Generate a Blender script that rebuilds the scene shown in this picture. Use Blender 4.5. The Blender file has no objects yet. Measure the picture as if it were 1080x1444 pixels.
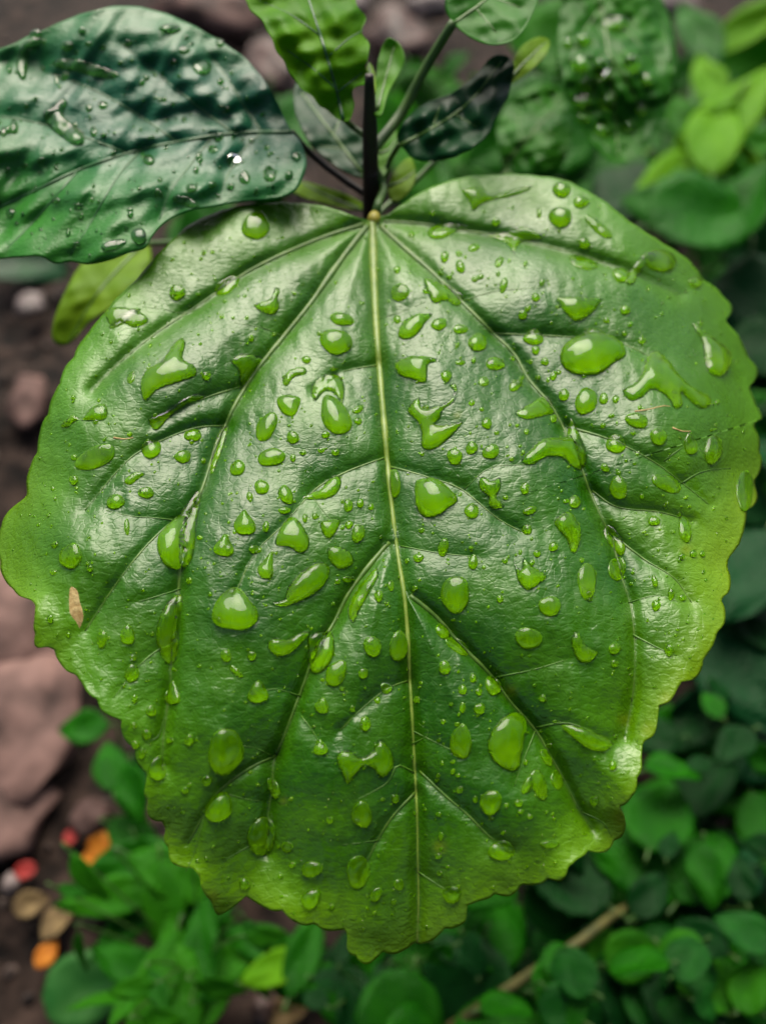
import bpy, math, random
import numpy as np
from mathutils import Vector, Matrix, noise
from mathutils.geometry import delaunay_2d_cdt

random.seed(7)
rng = np.random.default_rng(11)
R = math.radians
scene = bpy.context.scene
col = scene.collection

# ------------------------------------------------------------------ camera
PITCH = 52.0
HFOV = 48.0
W, H = 1080.0, 1444.0
FPX = (W / 2) / math.tan(R(HFOV / 2))            # focal length in photo pixels
D0 = 0.168                                        # distance to the big leaf
fwd = np.array([0, math.cos(R(PITCH)), -math.sin(R(PITCH))])
upv = np.array([0, math.sin(R(PITCH)), math.cos(R(PITCH))])
rgt = np.array([1.0, 0, 0])
CAM = np.array([0, 0, 0.30]) - fwd * D0

cd = bpy.data.cameras.new('camera')
cam = bpy.data.objects.new('camera', cd)
col.objects.link(cam)
cam.location = CAM
cam.rotation_euler = (R(90 - PITCH), 0, 0)
cd.sensor_fit = 'HORIZONTAL'
cd.sensor_width = 36.0
cd.angle = R(HFOV)
cd.clip_start = 0.005
cd.clip_end = 500
cd.dof.use_dof = True
cd.dof.focus_distance = 0.1665
cd.dof.aperture_fstop = (cd.lens / 1000) / 0.0036
cd.dof.aperture_blades = 0
scene.camera = cam

# ------------------------------------------------------------------ light
SUN_EL, SUN_AZ = 54.0, -6.0                        # azimuth from +Y, clockwise seen from above
world = bpy.data.worlds.new('World')
scene.world = world
world.use_nodes = True
wn = world.node_tree.nodes
wl = world.node_tree.links
sky = wn.new('ShaderNodeTexSky')
sky.sky_type = 'NISHITA'
sky.sun_disc = False
sky.sun_elevation = R(SUN_EL)
sky.sun_rotation = R(SUN_AZ)
sky.air_density = 1.0
sky.dust_density = 6.0
wl.new(sky.outputs[0], wn['Background'].inputs[0])
wn['Background'].inputs[1].default_value = 0.05

sd = bpy.data.lights.new('sun', 'SUN')
sun = bpy.data.objects.new('sun', sd)
col.objects.link(sun)
sd.energy = 1.5
sd.angle = R(46)
sd.color = (1.0, 0.94, 0.81)
to_sun = Vector((math.sin(R(SUN_AZ)) * math.cos(R(SUN_EL)), math.cos(R(SUN_AZ)) * math.cos(R(SUN_EL)), math.sin(R(SUN_EL))))
sun.rotation_euler = (-to_sun).to_track_quat('-Z', 'Y').to_euler()
sun.location = (0, 0.5, 2)

vs = scene.view_settings
vs.view_transform = 'Standard'
vs.look = 'None'
vs.exposure = 1.7
vs.gamma = 1.0
vs.use_curve_mapping = False
scene.render.engine = 'CYCLES'
cy = scene.cycles
cy.use_denoising = True
cy.max_bounces = 14
cy.transmission_bounces = 10
cy.transparent_max_bounces = 12
cy.diffuse_bounces = 4
cy.glossy_bounces = 4
cy.blur_glossy = 0.3
cy.caustics_refractive = True
cy.caustics_reflective = False
cy.sample_clamp_indirect = 6.0


# ------------------------------------------------------------------ helpers
def rays(u, v):
    u = np.asarray(u, float)
    v = np.asarray(v, float)
    return ((u - W / 2) / FPX)[..., None] * rgt - ((v - H / 2) / FPX)[..., None] * upv + fwd


def at(u, v, t):
    return CAM + rays(u, v) * np.asarray(t, float)[..., None]


def at_z(u, v, z):
    d = rays(u, v)
    t = (z - CAM[2]) / d[..., 2]
    return CAM + d * t[..., None], t


ORIG = {}


def tag(o, label=None, cat=None, group=None, kind=None):
    if label:
        o['label'] = label
    if cat:
        o['category'] = cat
    if group:
        o['group'] = group
    if kind:
        o['kind'] = kind
    return o


def empty(name, loc):
    o = bpy.data.objects.new(name, None)
    o.empty_display_size = 0.01
    col.objects.link(o)
    o.location = loc
    ORIG[o] = np.array(loc, float)
    return o


def mesh_obj(name, verts, faces, mat, parent=None, origin=None, smooth=True, colors=None):
    verts = np.asarray(verts, float)
    if origin is None:
        origin = verts.mean(axis=0)
    origin = np.asarray(origin, float)
    me = bpy.data.meshes.new(name)
    me.from_pydata((verts - origin).tolist(), [], [tuple(map(int, f)) for f in faces])
    if smooth:
        me.polygons.foreach_set('use_smooth', [True] * len(me.polygons))
    if colors is not None:
        a = me.color_attributes.new('Col', 'FLOAT_COLOR', 'POINT')
        c = np.ones((len(verts), 4), np.float32)
        c[:, :3] = colors
        a.data.foreach_set('color', c.ravel())
    me.materials.append(mat)
    me.update()
    return link(name, me, parent, origin)


def link(name, me, parent=None, origin=(0, 0, 0), mat3=None):
    o = bpy.data.objects.new(name, me)
    col.objects.link(o)
    origin = np.asarray(origin, float)
    ORIG[o] = origin
    loc = origin.copy()
    if parent is not None:
        o.parent = parent
        loc = origin - ORIG[parent]
    if mat3 is not None:
        o.matrix_local = Matrix.Translation(Vector(loc)) @ mat3.to_4x4()
    else:
        o.location = loc
    return o


def catmull(pts, n=8, closed=True):
    p = np.asarray(pts, float)
    if closed:
        q = np.vstack([p[-1], p, p[0], p[1]])
        m = len(p)
    else:
        q = np.vstack([2 * p[0] - p[1], p, 2 * p[-1] - p[-2]])
        m = len(p) - 1
    out = []
    for i in range(m):
        p0, p1, p2, p3 = q[i:i + 4]
        for k in range(n):
            t = k / n
            out.append(0.5 * ((2 * p1) + (p2 - p0) * t + (2 * p0 - 5 * p1 + 4 * p2 - p3) * t * t + (3 * p1 - p0 - 3 * p2 + p3) * t ** 3))
    if not closed:
        out.append(p[-1])
    return np.array(out)


def resample(p, n, closed=True):
    q = np.vstack([p, p[:1]]) if closed else p
    d = np.r_[0, np.cumsum(np.linalg.norm(np.diff(q, axis=0), axis=1))]
    s = np.linspace(0, d[-1], n + 1)[:-1] if closed else np.linspace(0, d[-1], n)
    return np.stack([np.interp(s, d, q[:, k]) for k in range(q.shape[1])], 1)


def seg_dist(px, py, poly, closed=False):
    """distance from points to a polyline (pixel space)"""
    best = np.full(px.shape, 1e9)
    q = np.vstack([poly, poly[:1]]) if closed else poly
    for a, b in zip(q[:-1], q[1:]):
        ab = b - a
        L = (ab ** 2).sum() + 1e-9
        t = np.clip(((px - a[0]) * ab[0] + (py - a[1]) * ab[1]) / L, 0, 1)
        best = np.minimum(best, (px - a[0] - t * ab[0]) ** 2 + (py - a[1] - t * ab[1]) ** 2)
    return np.sqrt(best)


def vnoise(x, y, s, seed=0.0):
    """cheap smooth noise on arrays: sums of rotated sines"""
    r = np.random.default_rng(int(seed * 10) + 3)
    out = np.zeros_like(x, dtype=float)
    for k in range(9):
        a = r.uniform(0, 2 * math.pi)
        f = s * r.uniform(0.6, 1.7)
        out += np.sin((x * math.cos(a) + y * math.sin(a)) * f + r.uniform(0, 6.28))
    return out / 3.0


def sstep(a, b, x):
    t = np.clip((x - a) / (b - a), 0, 1)
    return t * t * (3 - 2 * t)


def tube_mesh(path, radii, n=8, flat=1.0, nrm=None, cap=True):
    path = np.asarray(path, float)
    m = len(path)
    tan = np.gradient(path, axis=0)
    tan /= np.linalg.norm(tan, axis=1)[:, None] + 1e-12
    if nrm is None:
        ref = np.array([0.3, 0.2, 1.0])
        nrm = np.tile(ref, (m, 1))
    side = np.cross(tan, nrm)
    side /= np.linalg.norm(side, axis=1)[:, None] + 1e-12
    nn = np.cross(side, tan)
    vs_, fs = [], []
    for i in range(m):
        for k in range(n):
            a = 2 * math.pi * k / n
            vs_.append(path[i] + radii[i] * (math.cos(a) * side[i] + flat * math.sin(a) * nn[i]))
    for i in range(m - 1):
        for k in range(n):
            k2 = (k + 1) % n
            fs.append((i * n + k, i * n + k2, (i + 1) * n + k2, (i + 1) * n + k))
    if cap:
        fs.append(tuple(range(n - 1, -1, -1)))
        fs.append(tuple((m - 1) * n + k for k in range(n)))
    return vs_, fs


# ------------------------------------------------------------------ materials
def new_mat(name):
    m = bpy.data.materials.new(name)
    m.use_nodes = True
    return m, m.node_tree.nodes, m.node_tree.links, m.node_tree.nodes['Principled BSDF']


def set_in(b, **kw):
    for k, v in kw.items():
        b.inputs[k.replace('_', ' ')].default_value = v


def leaf_mat(name, dark, light, rough=0.33, use_col=False, trans=0.0, cells=620.0, bump=0.5, spec=0.5, tcol=None, patch=55.0):
    m, N, L, b = new_mat(name)
    tc = N.new('ShaderNodeTexCoord')
    n1 = N.new('ShaderNodeTexNoise')
    n1.inputs['Scale'].default_value = patch
    n1.inputs['Detail'].default_value = 5
    L.new(tc.outputs['Object'], n1.inputs['Vector'])
    ramp = N.new('ShaderNodeValToRGB')
    ramp.color_ramp.elements[0].position = 0.35
    ramp.color_ramp.elements[1].position = 0.68
    ramp.color_ramp.elements[0].color = (*dark, 1)
    ramp.color_ramp.elements[1].color = (*light, 1)
    L.new(n1.outputs['Fac'], ramp.inputs[0])
    colour = ramp.outputs[0]
    if use_col:
        at_ = N.new('ShaderNodeVertexColor')
        at_.layer_name = 'Col'
        mul = N.new('ShaderNodeMix')
        mul.data_type = 'RGBA'
        mul.blend_type = 'MULTIPLY'
        mul.inputs[0].default_value = 1.0
        gr = N.new('ShaderNodeMapRange')
        gr.inputs['To Min'].default_value = 0.72
        gr.inputs['To Max'].default_value = 1.25
        L.new(n1.outputs['Fac'], gr.inputs['Value'])
        L.new(at_.outputs[0], mul.inputs[6])
        L.new(gr.outputs[0], mul.inputs[7])
        colour = mul.outputs[2]
    # fine net of veinlets
    vo = N.new('ShaderNodeTexVoronoi')
    vo.feature = 'DISTANCE_TO_EDGE'
    vo.inputs['Scale'].default_value = cells
    L.new(tc.outputs['Object'], vo.inputs['Vector'])
    n2 = N.new('ShaderNodeTexNoise')
    n2.inputs['Scale'].default_value = cells * 2.2
    n2.inputs['Detail'].default_value = 4
    mpg = N.new('ShaderNodeMapping')
    mpg.inputs['Scale'].default_value = (0.4, 1.0, 1.0)
    L.new(tc.outputs['Object'], mpg.inputs['Vector'])
    L.new(mpg.outputs[0], n2.inputs['Vector'])
    mr = N.new('ShaderNodeMapRange')
    mr.inputs['From Max'].default_value = 0.12
    mr.inputs['To Min'].default_value = 1.0
    mr.inputs['To Max'].default_value = 0.0
    L.new(vo.outputs['Distance'], mr.inputs['Value'])
    mix = N.new('ShaderNodeMix')
    mix.data_type = 'RGBA'
    mix.blend_type = 'MIX'
    mix.inputs[7].default_value = (light[0] * 1.5, light[1] * 1.35, light[2] * 1.5, 1)
    fac = N.new('ShaderNodeMath')
    fac.operation = 'MULTIPLY'
    fac.inputs[1].default_value = 0.1
    L.new(mr.outputs[0], fac.inputs[0])
    L.new(fac.outputs[0], mix.inputs[0])
    L.new(colour, mix.inputs[6])
    L.new(mix.outputs[2], b.inputs['Base Color'])
    bm1 = N.new('ShaderNodeBump')
    bm1.inputs['Strength'].default_value = bump * 0.25
    bm1.inputs['Distance'].default_value = 0.00012
    L.new(mr.outputs[0], bm1.inputs['Height'])
    bm1.invert = True
    bm2 = N.new('ShaderNodeBump')
    bm2.inputs['Strength'].default_value = bump
    bm2.inputs['Distance'].default_value = 0.00016
    L.new(n2.outputs['Fac'], bm2.inputs['Height'])
    L.new(bm1.outputs[0], bm2.inputs['Normal'])
    L.new(bm2.outputs[0], b.inputs['Normal'])
    n3 = N.new('ShaderNodeTexNoise')
    n3.inputs['Scale'].default_value = 120
    n3.inputs['Detail'].default_value = 4
    L.new(tc.outputs['Object'], n3.inputs['Vector'])
    rr = N.new('ShaderNodeMapRange')
    rr.inputs['From Min'].default_value = 0.3
    rr.inputs['From Max'].default_value = 0.7
    rr.inputs['To Min'].default_value = rough - 0.08
    rr.inputs['To Max'].default_value = rough + 0.1
    L.new(n3.outputs['Fac'], rr.inputs['Value'])
    L.new(rr.outputs[0], b.inputs['Roughness'])
    b.inputs['Specular IOR Level'].default_value = spec
    if trans > 0:
        tr = N.new('ShaderNodeBsdfTranslucent')
        tr.inputs['Color'].default_value = (*(tcol or light), 1)
        mx = N.new('ShaderNodeMixShader')
        mx.inputs[0].default_value = trans
        L.new(b.outputs[0], mx.inputs[1])
        L.new(tr.outputs[0], mx.inputs[2])
        L.new(mx.outputs[0], N['Material Output'].inputs['Surface'])
    return m


def plain_mat(name, c1, c2, scale=200, rough=0.6, bump=0.3, bdist=0.0005, detail=6, pos=(0.35, 0.65), spec=0.5):
    m, N, L, b = new_mat(name)
    tc = N.new('ShaderNodeTexCoord')
    n1 = N.new('ShaderNodeTexNoise')
    n1.inputs['Scale'].default_value = scale
    n1.inputs['Detail'].default_value = detail
    L.new(tc.outputs['Object'], n1.inputs['Vector'])
    ramp = N.new('ShaderNodeValToRGB')
    ramp.color_ramp.elements[0].position = pos[0]
    ramp.color_ramp.elements[1].position = pos[1]
    ramp.color_ramp.elements[0].color = (*c1, 1)
    ramp.color_ramp.elements[1].color = (*c2, 1)
    L.new(n1.outputs['Fac'], ramp.inputs[0])
    L.new(ramp.outputs[0], b.inputs['Base Color'])
    bm = N.new('ShaderNodeBump')
    bm.inputs['Strength'].default_value = bump
    bm.inputs['Distance'].default_value = bdist
    L.new(n1.outputs['Fac'], bm.inputs['Height'])
    L.new(bm.outputs[0], b.inputs['Normal'])
    b.inputs['Roughness'].default_value = rough
    b.inputs['Specular IOR Level'].default_value = spec
    return m


M = {}
M['leaf'] = leaf_mat('big_leaf', (0.02, 0.08, 0.004), (0.045, 0.13, 0.008), rough=0.32, use_col=True, bump=1.0, spec=0.43)
M['leaf_teal'] = leaf_mat('dark_leaf', (0.008, 0.06, 0.016), (0.018, 0.1, 0.024), rough=0.36, use_col=True, bump=1.0, spec=0.3)
M['young'] = leaf_mat('young_leaf', (0.05, 0.2, 0.001), (0.12, 0.32, 0.002), rough=0.5, trans=0.4, tcol=(0.2, 0.46, 0.004), cells=350, spec=0.12)
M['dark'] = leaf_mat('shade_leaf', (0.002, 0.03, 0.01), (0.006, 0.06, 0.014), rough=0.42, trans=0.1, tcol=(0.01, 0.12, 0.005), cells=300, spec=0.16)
M['mid'] = leaf_mat('mid_leaf', (0.01, 0.09, 0.003), (0.03, 0.16, 0.006), rough=0.4, trans=0.2, tcol=(0.05, 0.3, 0.005), cells=300, spec=0.1)
M['bright'] = leaf_mat('bright_leaf', (0.05, 0.19, 0.01), (0.1, 0.28, 0.016), rough=0.45, trans=0.3, tcol=(0.15, 0.45, 0.005), cells=300, spec=0.15)
M['yellowgreen'] = leaf_mat('yellow_green_leaf', (0.11, 0.24, 0.006), (0.18, 0.33, 0.01), rough=0.5, trans=0.35, tcol=(0.25, 0.5, 0.003), cells=300, spec=0.12)
M['round'] = leaf_mat('round_leaf', (0.014, 0.085, 0.016), (0.04, 0.14, 0.03), rough=0.34, trans=0.12, cells=420, spec=0.1)
M['vein'] = plain_mat('vein', (0.04, 0.115, 0.006), (0.08, 0.16, 0.014), 500, 0.45, 0.3, 0.0001)
M['midrib'] = plain_mat('midrib', (0.11, 0.2, 0.015), (0.18, 0.26, 0.035), 500, 0.45, 0.3, 0.0001)
M['joint'] = plain_mat('leaf_joint', (0.26, 0.24, 0.02), (0.38, 0.33, 0.04), 400, 0.5, 0.3, 0.0001)
M['vein_teal'] = plain_mat('vein_dark', (0.018, 0.085, 0.02), (0.03, 0.12, 0.03), 500, 0.4, 0.3, 0.0001)
M['vein_thin'] = plain_mat('vein_thin', (0.04, 0.12, 0.006), (0.07, 0.17, 0.014), 500, 0.4, 0.3, 0.0001)
M['bark'] = plain_mat('stem_bark', (0.008, 0.006, 0.005), (0.02, 0.014, 0.01), 300, 0.6, 0.5, 0.0004)
M['green_stem'] = plain_mat('green_stem', (0.03, 0.09, 0.012), (0.06, 0.14, 0.02), 200, 0.5, 0.3, 0.0003)
M['twig'] = plain_mat('brown_twig', (0.05, 0.055, 0.008), (0.1, 0.09, 0.018), 180, 0.7, 0.5, 0.0005)
M['scar'] = plain_mat('dry_scar', (0.26, 0.17, 0.05), (0.42, 0.32, 0.13), 900, 0.7, 0.8, 0.0003)
M['soil'] = plain_mat('soil', (0.003, 0.002, 0.0015), (0.042, 0.027, 0.021), 60, 0.8, 1.0, 0.004, detail=9, pos=(0.38, 0.68), spec=0.12)
M['crumb'] = plain_mat('soil_crumb', (0.008, 0.005, 0.004), (0.07, 0.047, 0.038), 40, 0.8, 0.6, 0.001)
M['stone_pink'] = plain_mat('pink_stone', (0.012, 0.007, 0.006), (0.19, 0.115, 0.1), 30, 0.7, 1.0, 0.003, spec=0.15)
M['stone_pale'] = plain_mat('pale_stone', (0.06, 0.045, 0.042), (0.24, 0.19, 0.18), 60, 0.55, 0.5, 0.001)
M['stone_brown'] = plain_mat('brown_stone', (0.02, 0.011, 0.009), (0.11, 0.06, 0.048), 60, 0.6, 0.6, 0.001)
M['petal_red'] = plain_mat('red_petal', (0.16, 0.012, 0.012), (0.3, 0.04, 0.035), 200, 0.5, 0.3, 0.0005, spec=0.1)
M['petal_orange'] = plain_mat('orange_petal', (0.3, 0.09, 0.008), (0.45, 0.17, 0.02), 200, 0.5, 0.3, 0.0005, spec=0.1)
M['dry_leaf'] = plain_mat('dry_leaf', (0.06, 0.04, 0.018), (0.17, 0.12, 0.055), 120, 0.65, 0.4, 0.0005, spec=0.1)

wm, N, L, b = new_mat('water')
set_in(b, Base_Color=(1, 1, 1, 1), Roughness=0.0, IOR=1.333, Transmission_Weight=1.0)
M['water'] = wm
M['wet'] = plain_mat('wet_leaf_skin_baked_glow', (0.055, 0.19, 0.0005), (0.11, 0.28, 0.001), 90, 0.9, 0.0, 0.0001, spec=0.0)  # brighter than the leaf itself: light focused by the drops is painted in
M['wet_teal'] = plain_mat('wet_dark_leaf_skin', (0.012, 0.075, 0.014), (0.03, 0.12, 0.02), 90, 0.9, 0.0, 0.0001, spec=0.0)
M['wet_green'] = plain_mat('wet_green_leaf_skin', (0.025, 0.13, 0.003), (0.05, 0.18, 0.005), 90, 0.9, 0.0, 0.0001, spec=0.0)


# ------------------------------------------------------------------ sheets (leaves laid out as curved surfaces in space)
class Sheet:
    def __init__(self, outline, cpx, depth, normal, hfun, veins=(), nb=8, ser=0.0, seed=1):
        self.c = np.array(cpx, float)
        self.C0 = at(np.array(cpx[0]), np.array(cpx[1]), np.array(depth))
        n = np.array(normal, float)
        self.n = n / np.linalg.norm(n)
        self.hfun = hfun
        ex = np.cross(upv, self.n)
        self.ex = ex / np.linalg.norm(ex)
        self.ey = np.cross(self.n, self.ex)
        self.k = (self.C0 - CAM) @ self.n
        self.outline = catmull(outline, nb)
        self.ser = ser
        self.veins = [(catmull(p, 6, closed=False), lv) for p, lv in veins]

    def P(self, u, v):
        d = rays(u, v)
        dn = d @ self.n
        P0 = CAM + d * (self.k / dn)[..., None]
        q = P0 - self.C0
        X, Y = q @ self.ex, q @ self.ey
        h = self.hfun(self, np.asarray(u, float), np.asarray(v, float), X, Y)
        return CAM + d * ((self.k + h) / dn)[..., None]

    def N(self, u, v, e=2.0):
        u = np.asarray(u, float)
        v = np.asarray(v, float)
        a = self.P(u + e, v) - self.P(u - e, v)
        b_ = self.P(u, v - e) - self.P(u, v + e)
        n = np.cross(a, b_)
        n /= np.linalg.norm(n, axis=-1)[..., None]
        return n

    def field(self, key, fn, u, v):
        """distance field kept on a 3-pixel raster"""
        if not hasattr(self, '_f'):
            self._f = {}
            lo, hi = self.outline.min(0) - 40, self.outline.max(0) + 40
            self._lo = lo
            self._nx, self._ny = int((hi[0] - lo[0]) / 3) + 2, int((hi[1] - lo[1]) / 3) + 2
        if key not in self._f:
            gx, gy = np.meshgrid(self._lo[0] + 3 * np.arange(self._nx), self._lo[1] + 3 * np.arange(self._ny))
            self._f[key] = fn(gx, gy)
        F = self._f[key]
        x = np.clip((np.asarray(u, float) - self._lo[0]) / 3, 0, self._nx - 1.001)
        y = np.clip((np.asarray(v, float) - self._lo[1]) / 3, 0, self._ny - 1.001)
        i, j = x.astype(int), y.astype(int)
        a, b_ = x - i, y - j
        return F[j, i] * (1 - a) * (1 - b_) + F[j, i + 1] * a * (1 - b_) + F[j + 1, i] * (1 - a) * b_ + F[j + 1, i + 1] * a * b_

    def vein_dist(self, u, v, level):
        def fn(gx, gy):
            d = np.full(gx.shape, 1e6)
            for p, lv in self.veins:
                if lv == level:
                    d = np.minimum(d, seg_dist(gx, gy, p[::2] if len(p) > 12 else p))
            return d
        return self.field(level, fn, u, v)

    def grid(self, nring, nout, power=0.8):
        out = resample(self.outline, nout)
        if self.ser:
            ang = np.arange(nout)
            k = 1 + self.ser * (np.sin(ang * 0.9) * 0.5 + np.sin(ang * 0.37 + 1) * 0.7)
            out = self.c + (out - self.c) * k[:, None]
        rho = np.linspace(0, 1, nring + 1)[1:] ** power
        uv = [self.c[None, :]]
        for r_ in rho:
            uv.append(self.c + (out - self.c) * r_)
        uv = np.vstack(uv)
        faces = []
        for k in range(nout):
            faces.append((0, 1 + (k + 1) % nout, 1 + k))
        for i in range(nring - 1):
            o1, o2 = 1 + i * nout, 1 + (i + 1) * nout
            for k in range(nout):
                k2 = (k + 1) % nout
                faces.append((o1 + k, o1 + k2, o2 + k2, o2 + k))
        rho_all = np.r_[0, np.repeat(rho, nout)]
        return uv, faces, rho_all, nout

    def solid(self, nring, nout, thick, name, mat, parent, colfun=None):
        """top sheet + underside + rim as one closed mesh"""
        uv, faces, rho, no = self.grid(nring, nout)
        u, v = uv[:, 0], uv[:, 1]
        P = self.P(u, v)
        Nn = self.N(u, v)
        B = P - Nn * thick
        n = len(P)
        verts = np.vstack([P, B])
        fs = list(faces)
        # orientation: make the top face the camera
        a, b_, c_ = P[faces[no + 3][0]], P[faces[no + 3][1]], P[faces[no + 3][2]]
        if np.cross(b_ - a, c_ - a) @ Nn[faces[no + 3][0]] < 0:
            fs = [f[::-1] for f in fs]
        fs += [tuple(i + n for i in f[::-1]) for f in fs]
        last = 1 + (nring - 1) * no
        for k in range(no):
            k2 = (k + 1) % no
            fs.append((last + k, last + k2, n + last + k2, n + last + k))
        cols = None
        if colfun is not None:
            c = colfun(self, u, v, rho)
            cols = np.vstack([c, c * 1.2])
        return mesh_obj(name, verts, fs, mat, parent, origin=self.C0 if parent is None else None, colors=cols)

    def rib(self, pts, r0, r1, name, mat, parent, lift=0.25, flat=0.75, nst=None, nside=8):
        p = catmull(pts, 6, closed=False)
        L_ = np.linalg.norm(np.diff(p, axis=0), axis=1).sum()
        p = resample(p, nst or max(6, int(L_ / 7)), closed=False)
        s = np.linspace(0, 1, len(p))
        pxm = np.linalg.norm(self.P(p[:, 0], p[:, 1]) - CAM, axis=1) / FPX
        rad = (r0 + (r1 - r0) * s ** 0.8) * pxm
        wob = 1 + 0.12 * vnoise(p[:, 0], p[:, 1], 0.07, r0)
        rad = rad * wob
        P = self.P(p[:, 0], p[:, 1])
        Nn = self.N(p[:, 0], p[:, 1], 5)
        path = P + Nn * (rad * lift)[:, None]
        vs_, fs = tube_mesh(path, rad, nside, flat, Nn)
        return mesh_obj(name, vs_, fs, mat, parent)


# ------------------------------------------------------------------ ground
def build_ground():
    n = 230
    s = np.linspace(-1, 1, n)
    a = np.sign(s) * (np.abs(s) * 0.55 + (np.abs(s) ** 9) * 60)
    xs, ys = a, a + 0.28
    verts = []
    for y in ys:
        for x in xs:
            d = max(abs(x), abs(y - 0.28))
            k = 1.0 if d < 2 else 2.0 / d
            z = 0.012 * noise.fractal(Vector((x * 14, y * 14, 0.3)), 0.8, 2.1, 5) * k + 0.01 * noise.noise(Vector((x * 4, y * 4, 2))) * k
            verts.append((x, y, z - 0.008))
    faces = [(j * n + i, j * n + i + 1, (j + 1) * n + i + 1, (j + 1) * n + i) for j in range(n - 1) for i in range(n - 1)]
    o = mesh_obj('ground', verts, faces, M['soil'], origin=(0, 0, 0))
    tag(o, 'dark brown garden soil under the plants', 'soil', kind='structure')


build_ground()


# ------------------------------------------------------------------ garden trees around the viewer (they close off the sky behind and beside)
def build_tree(x, y, trunk_h, cz, rx, rz, n, label, seed):
    r = np.random.default_rng(seed)
    e = empty('garden_tree', (x, y, 0.0))
    tag(e, label, 'tree', 'garden trees around the plant bed')
    path = catmull([(x, y, -0.05), (x + .05, y, trunk_h * .5), (x - .03, y + .04, trunk_h), (x, y, cz)], 5, closed=False)
    sv, sf = tube_mesh(path, np.linspace(.13, .05, len(path)), 10)
    for k in range(7):
        a = k * 0.9
        q = np.array([x + math.cos(a) * rx * .7, y + math.sin(a) * rx * .7, cz + r.uniform(-.4, .5) * rz])
        pth = catmull([path[-6], (path[-6] + q) / 2 + np.array([0, 0, .1]), q], 4, closed=False)
        vv, ff = tube_mesh(pth, np.linspace(.04, .012, len(pth)), 6)
        off = len(sv)
        sv += vv
        sf += [tuple(i + off for i in f) for f in ff]
    mesh_obj('trunk', sv, sf, M['tree_bark'], e)
    cen = r.normal(0, 1, (60, 3))
    cen /= np.linalg.norm(cen, axis=1)[:, None]
    cen *= r.uniform(.45, .95, (60, 1))
    V, F = [], []
    for i in range(n):
        c = cen[r.integers(0, 60)] + r.normal(0, .13, 3)
        p = np.array([x + c[0] * rx, y + c[1] * rx, cz + c[2] * rz])
        d = r.normal(0, 1, 3)
        d /= np.linalg.norm(d)
        t = np.cross(d, r.normal(0, 1, 3))
        t /= np.linalg.norm(t) + 1e-9
        L_, w = r.uniform(.07, .13), r.uniform(.025, .045)
        nn = np.cross(d, t)
        o_ = len(V)
        V += [p - d * L_ * .5, p + t * w + nn * .01, p + d * L_ * .5, p - t * w + nn * .01]
        F.append((o_, o_ + 1, o_ + 2, o_ + 3))
    mesh_obj('crown', np.array(V), F, M['tree_leaf'], e, smooth=False)


M['tree_bark'] = plain_mat('tree_bark', (0.04, 0.03, 0.02), (0.12, 0.09, 0.07), 12, 0.8, 0.8, 0.01)
M['tree_leaf'] = plain_mat('tree_leaf', (0.02, 0.06, 0.012), (0.05, 0.11, 0.02), 8, 0.5, 0.0, 0.001)
build_tree(0.1, -1.75, 1.1, 2.15, 1.55, 1.25, 9000, 'leafy garden tree standing behind the viewer, opposite the leaf joint', 1)
build_tree(-2.3, -1.1, 1.0, 1.9, 1.3, 1.2, 6500, 'leafy garden tree on the stone side of the bed', 2)
build_tree(2.4, -0.7, 1.0, 1.9, 1.3, 1.2, 6500, 'leafy garden tree on the ground-cover side of the bed', 3)

# ------------------------------------------------------------------ hibiscus plant: the big leaf
OUT_MAIN = [(527, 308), (545, 303), (560, 292), (585, 275), (615, 260), (650, 250), (700, 245), (750, 246), (790, 252), (820, 264), (850, 282), (880, 305), (910, 327), (940, 345), (965, 362), (985, 382), (990, 392), (1005, 402), (1020, 418), (1033, 434), (1028, 446), (1023, 452), (1035, 465), (1048, 488), (1058, 505), (1067, 522), (1064, 538), (1056, 547), (1065, 565), (1074, 590), (1064, 596), (1070, 620), (1073, 645), (1070, 668), (1064, 680), (1067, 700), (1062, 715), (1052, 720), (1050, 740), (1046, 762), (1035, 775), (1026, 790), (1030, 815), (1026, 835), (1019, 844), (1022, 862), (1020, 880), (1005, 905), (998, 920), (990, 940), (975, 958), (955, 968), (945, 985), (926, 1005), (922, 1030), (915, 1045), (905, 1050), (902, 1065), (903, 1090), (897, 1110), (880, 1132), (873, 1138), (880, 1152), (878, 1172), (868, 1188), (850, 1200), (828, 1204), (811, 1210), (803, 1225), (790, 1240), (765, 1243), (740, 1250), (720, 1260), (695, 1265), (672, 1270), (660, 1281), (655, 1297), (640, 1308), (615, 1320), (590, 1332), (560, 1342), (535, 1348), (518, 1358), (500, 1352), (490, 1335), (489, 1318), (475, 1312), (450, 1308), (425, 1302), (400, 1290), (375, 1278), (352, 1269), (335, 1274), (318, 1285), (306, 1288), (295, 1272), (286, 1250), (283, 1236), (270, 1228), (250, 1218), (238, 1205), (233, 1185), (234, 1167), (222, 1160), (210, 1145), (205, 1122), (207, 1100), (200, 1080), (190, 1062), (178, 1040), (165, 1015), (145, 1000), (125, 975), (118, 962), (100, 950), (80, 925), (68, 913), (52, 912), (48, 890), (50, 865), (44, 846), (28, 840), (12, 825), (2, 805), (-2, 780), (-2, 755), (3, 735), (20, 715), (35, 700), (38, 680), (45, 655), (55, 620), (60, 600), (75, 560), (90, 525), (110, 490), (135, 455), (165, 420), (190, 395), (212, 370), (235, 345), (265, 318), (300, 300), (340, 290), (390, 285), (440, 287), (480, 297), (505, 306), (520, 310)]

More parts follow.
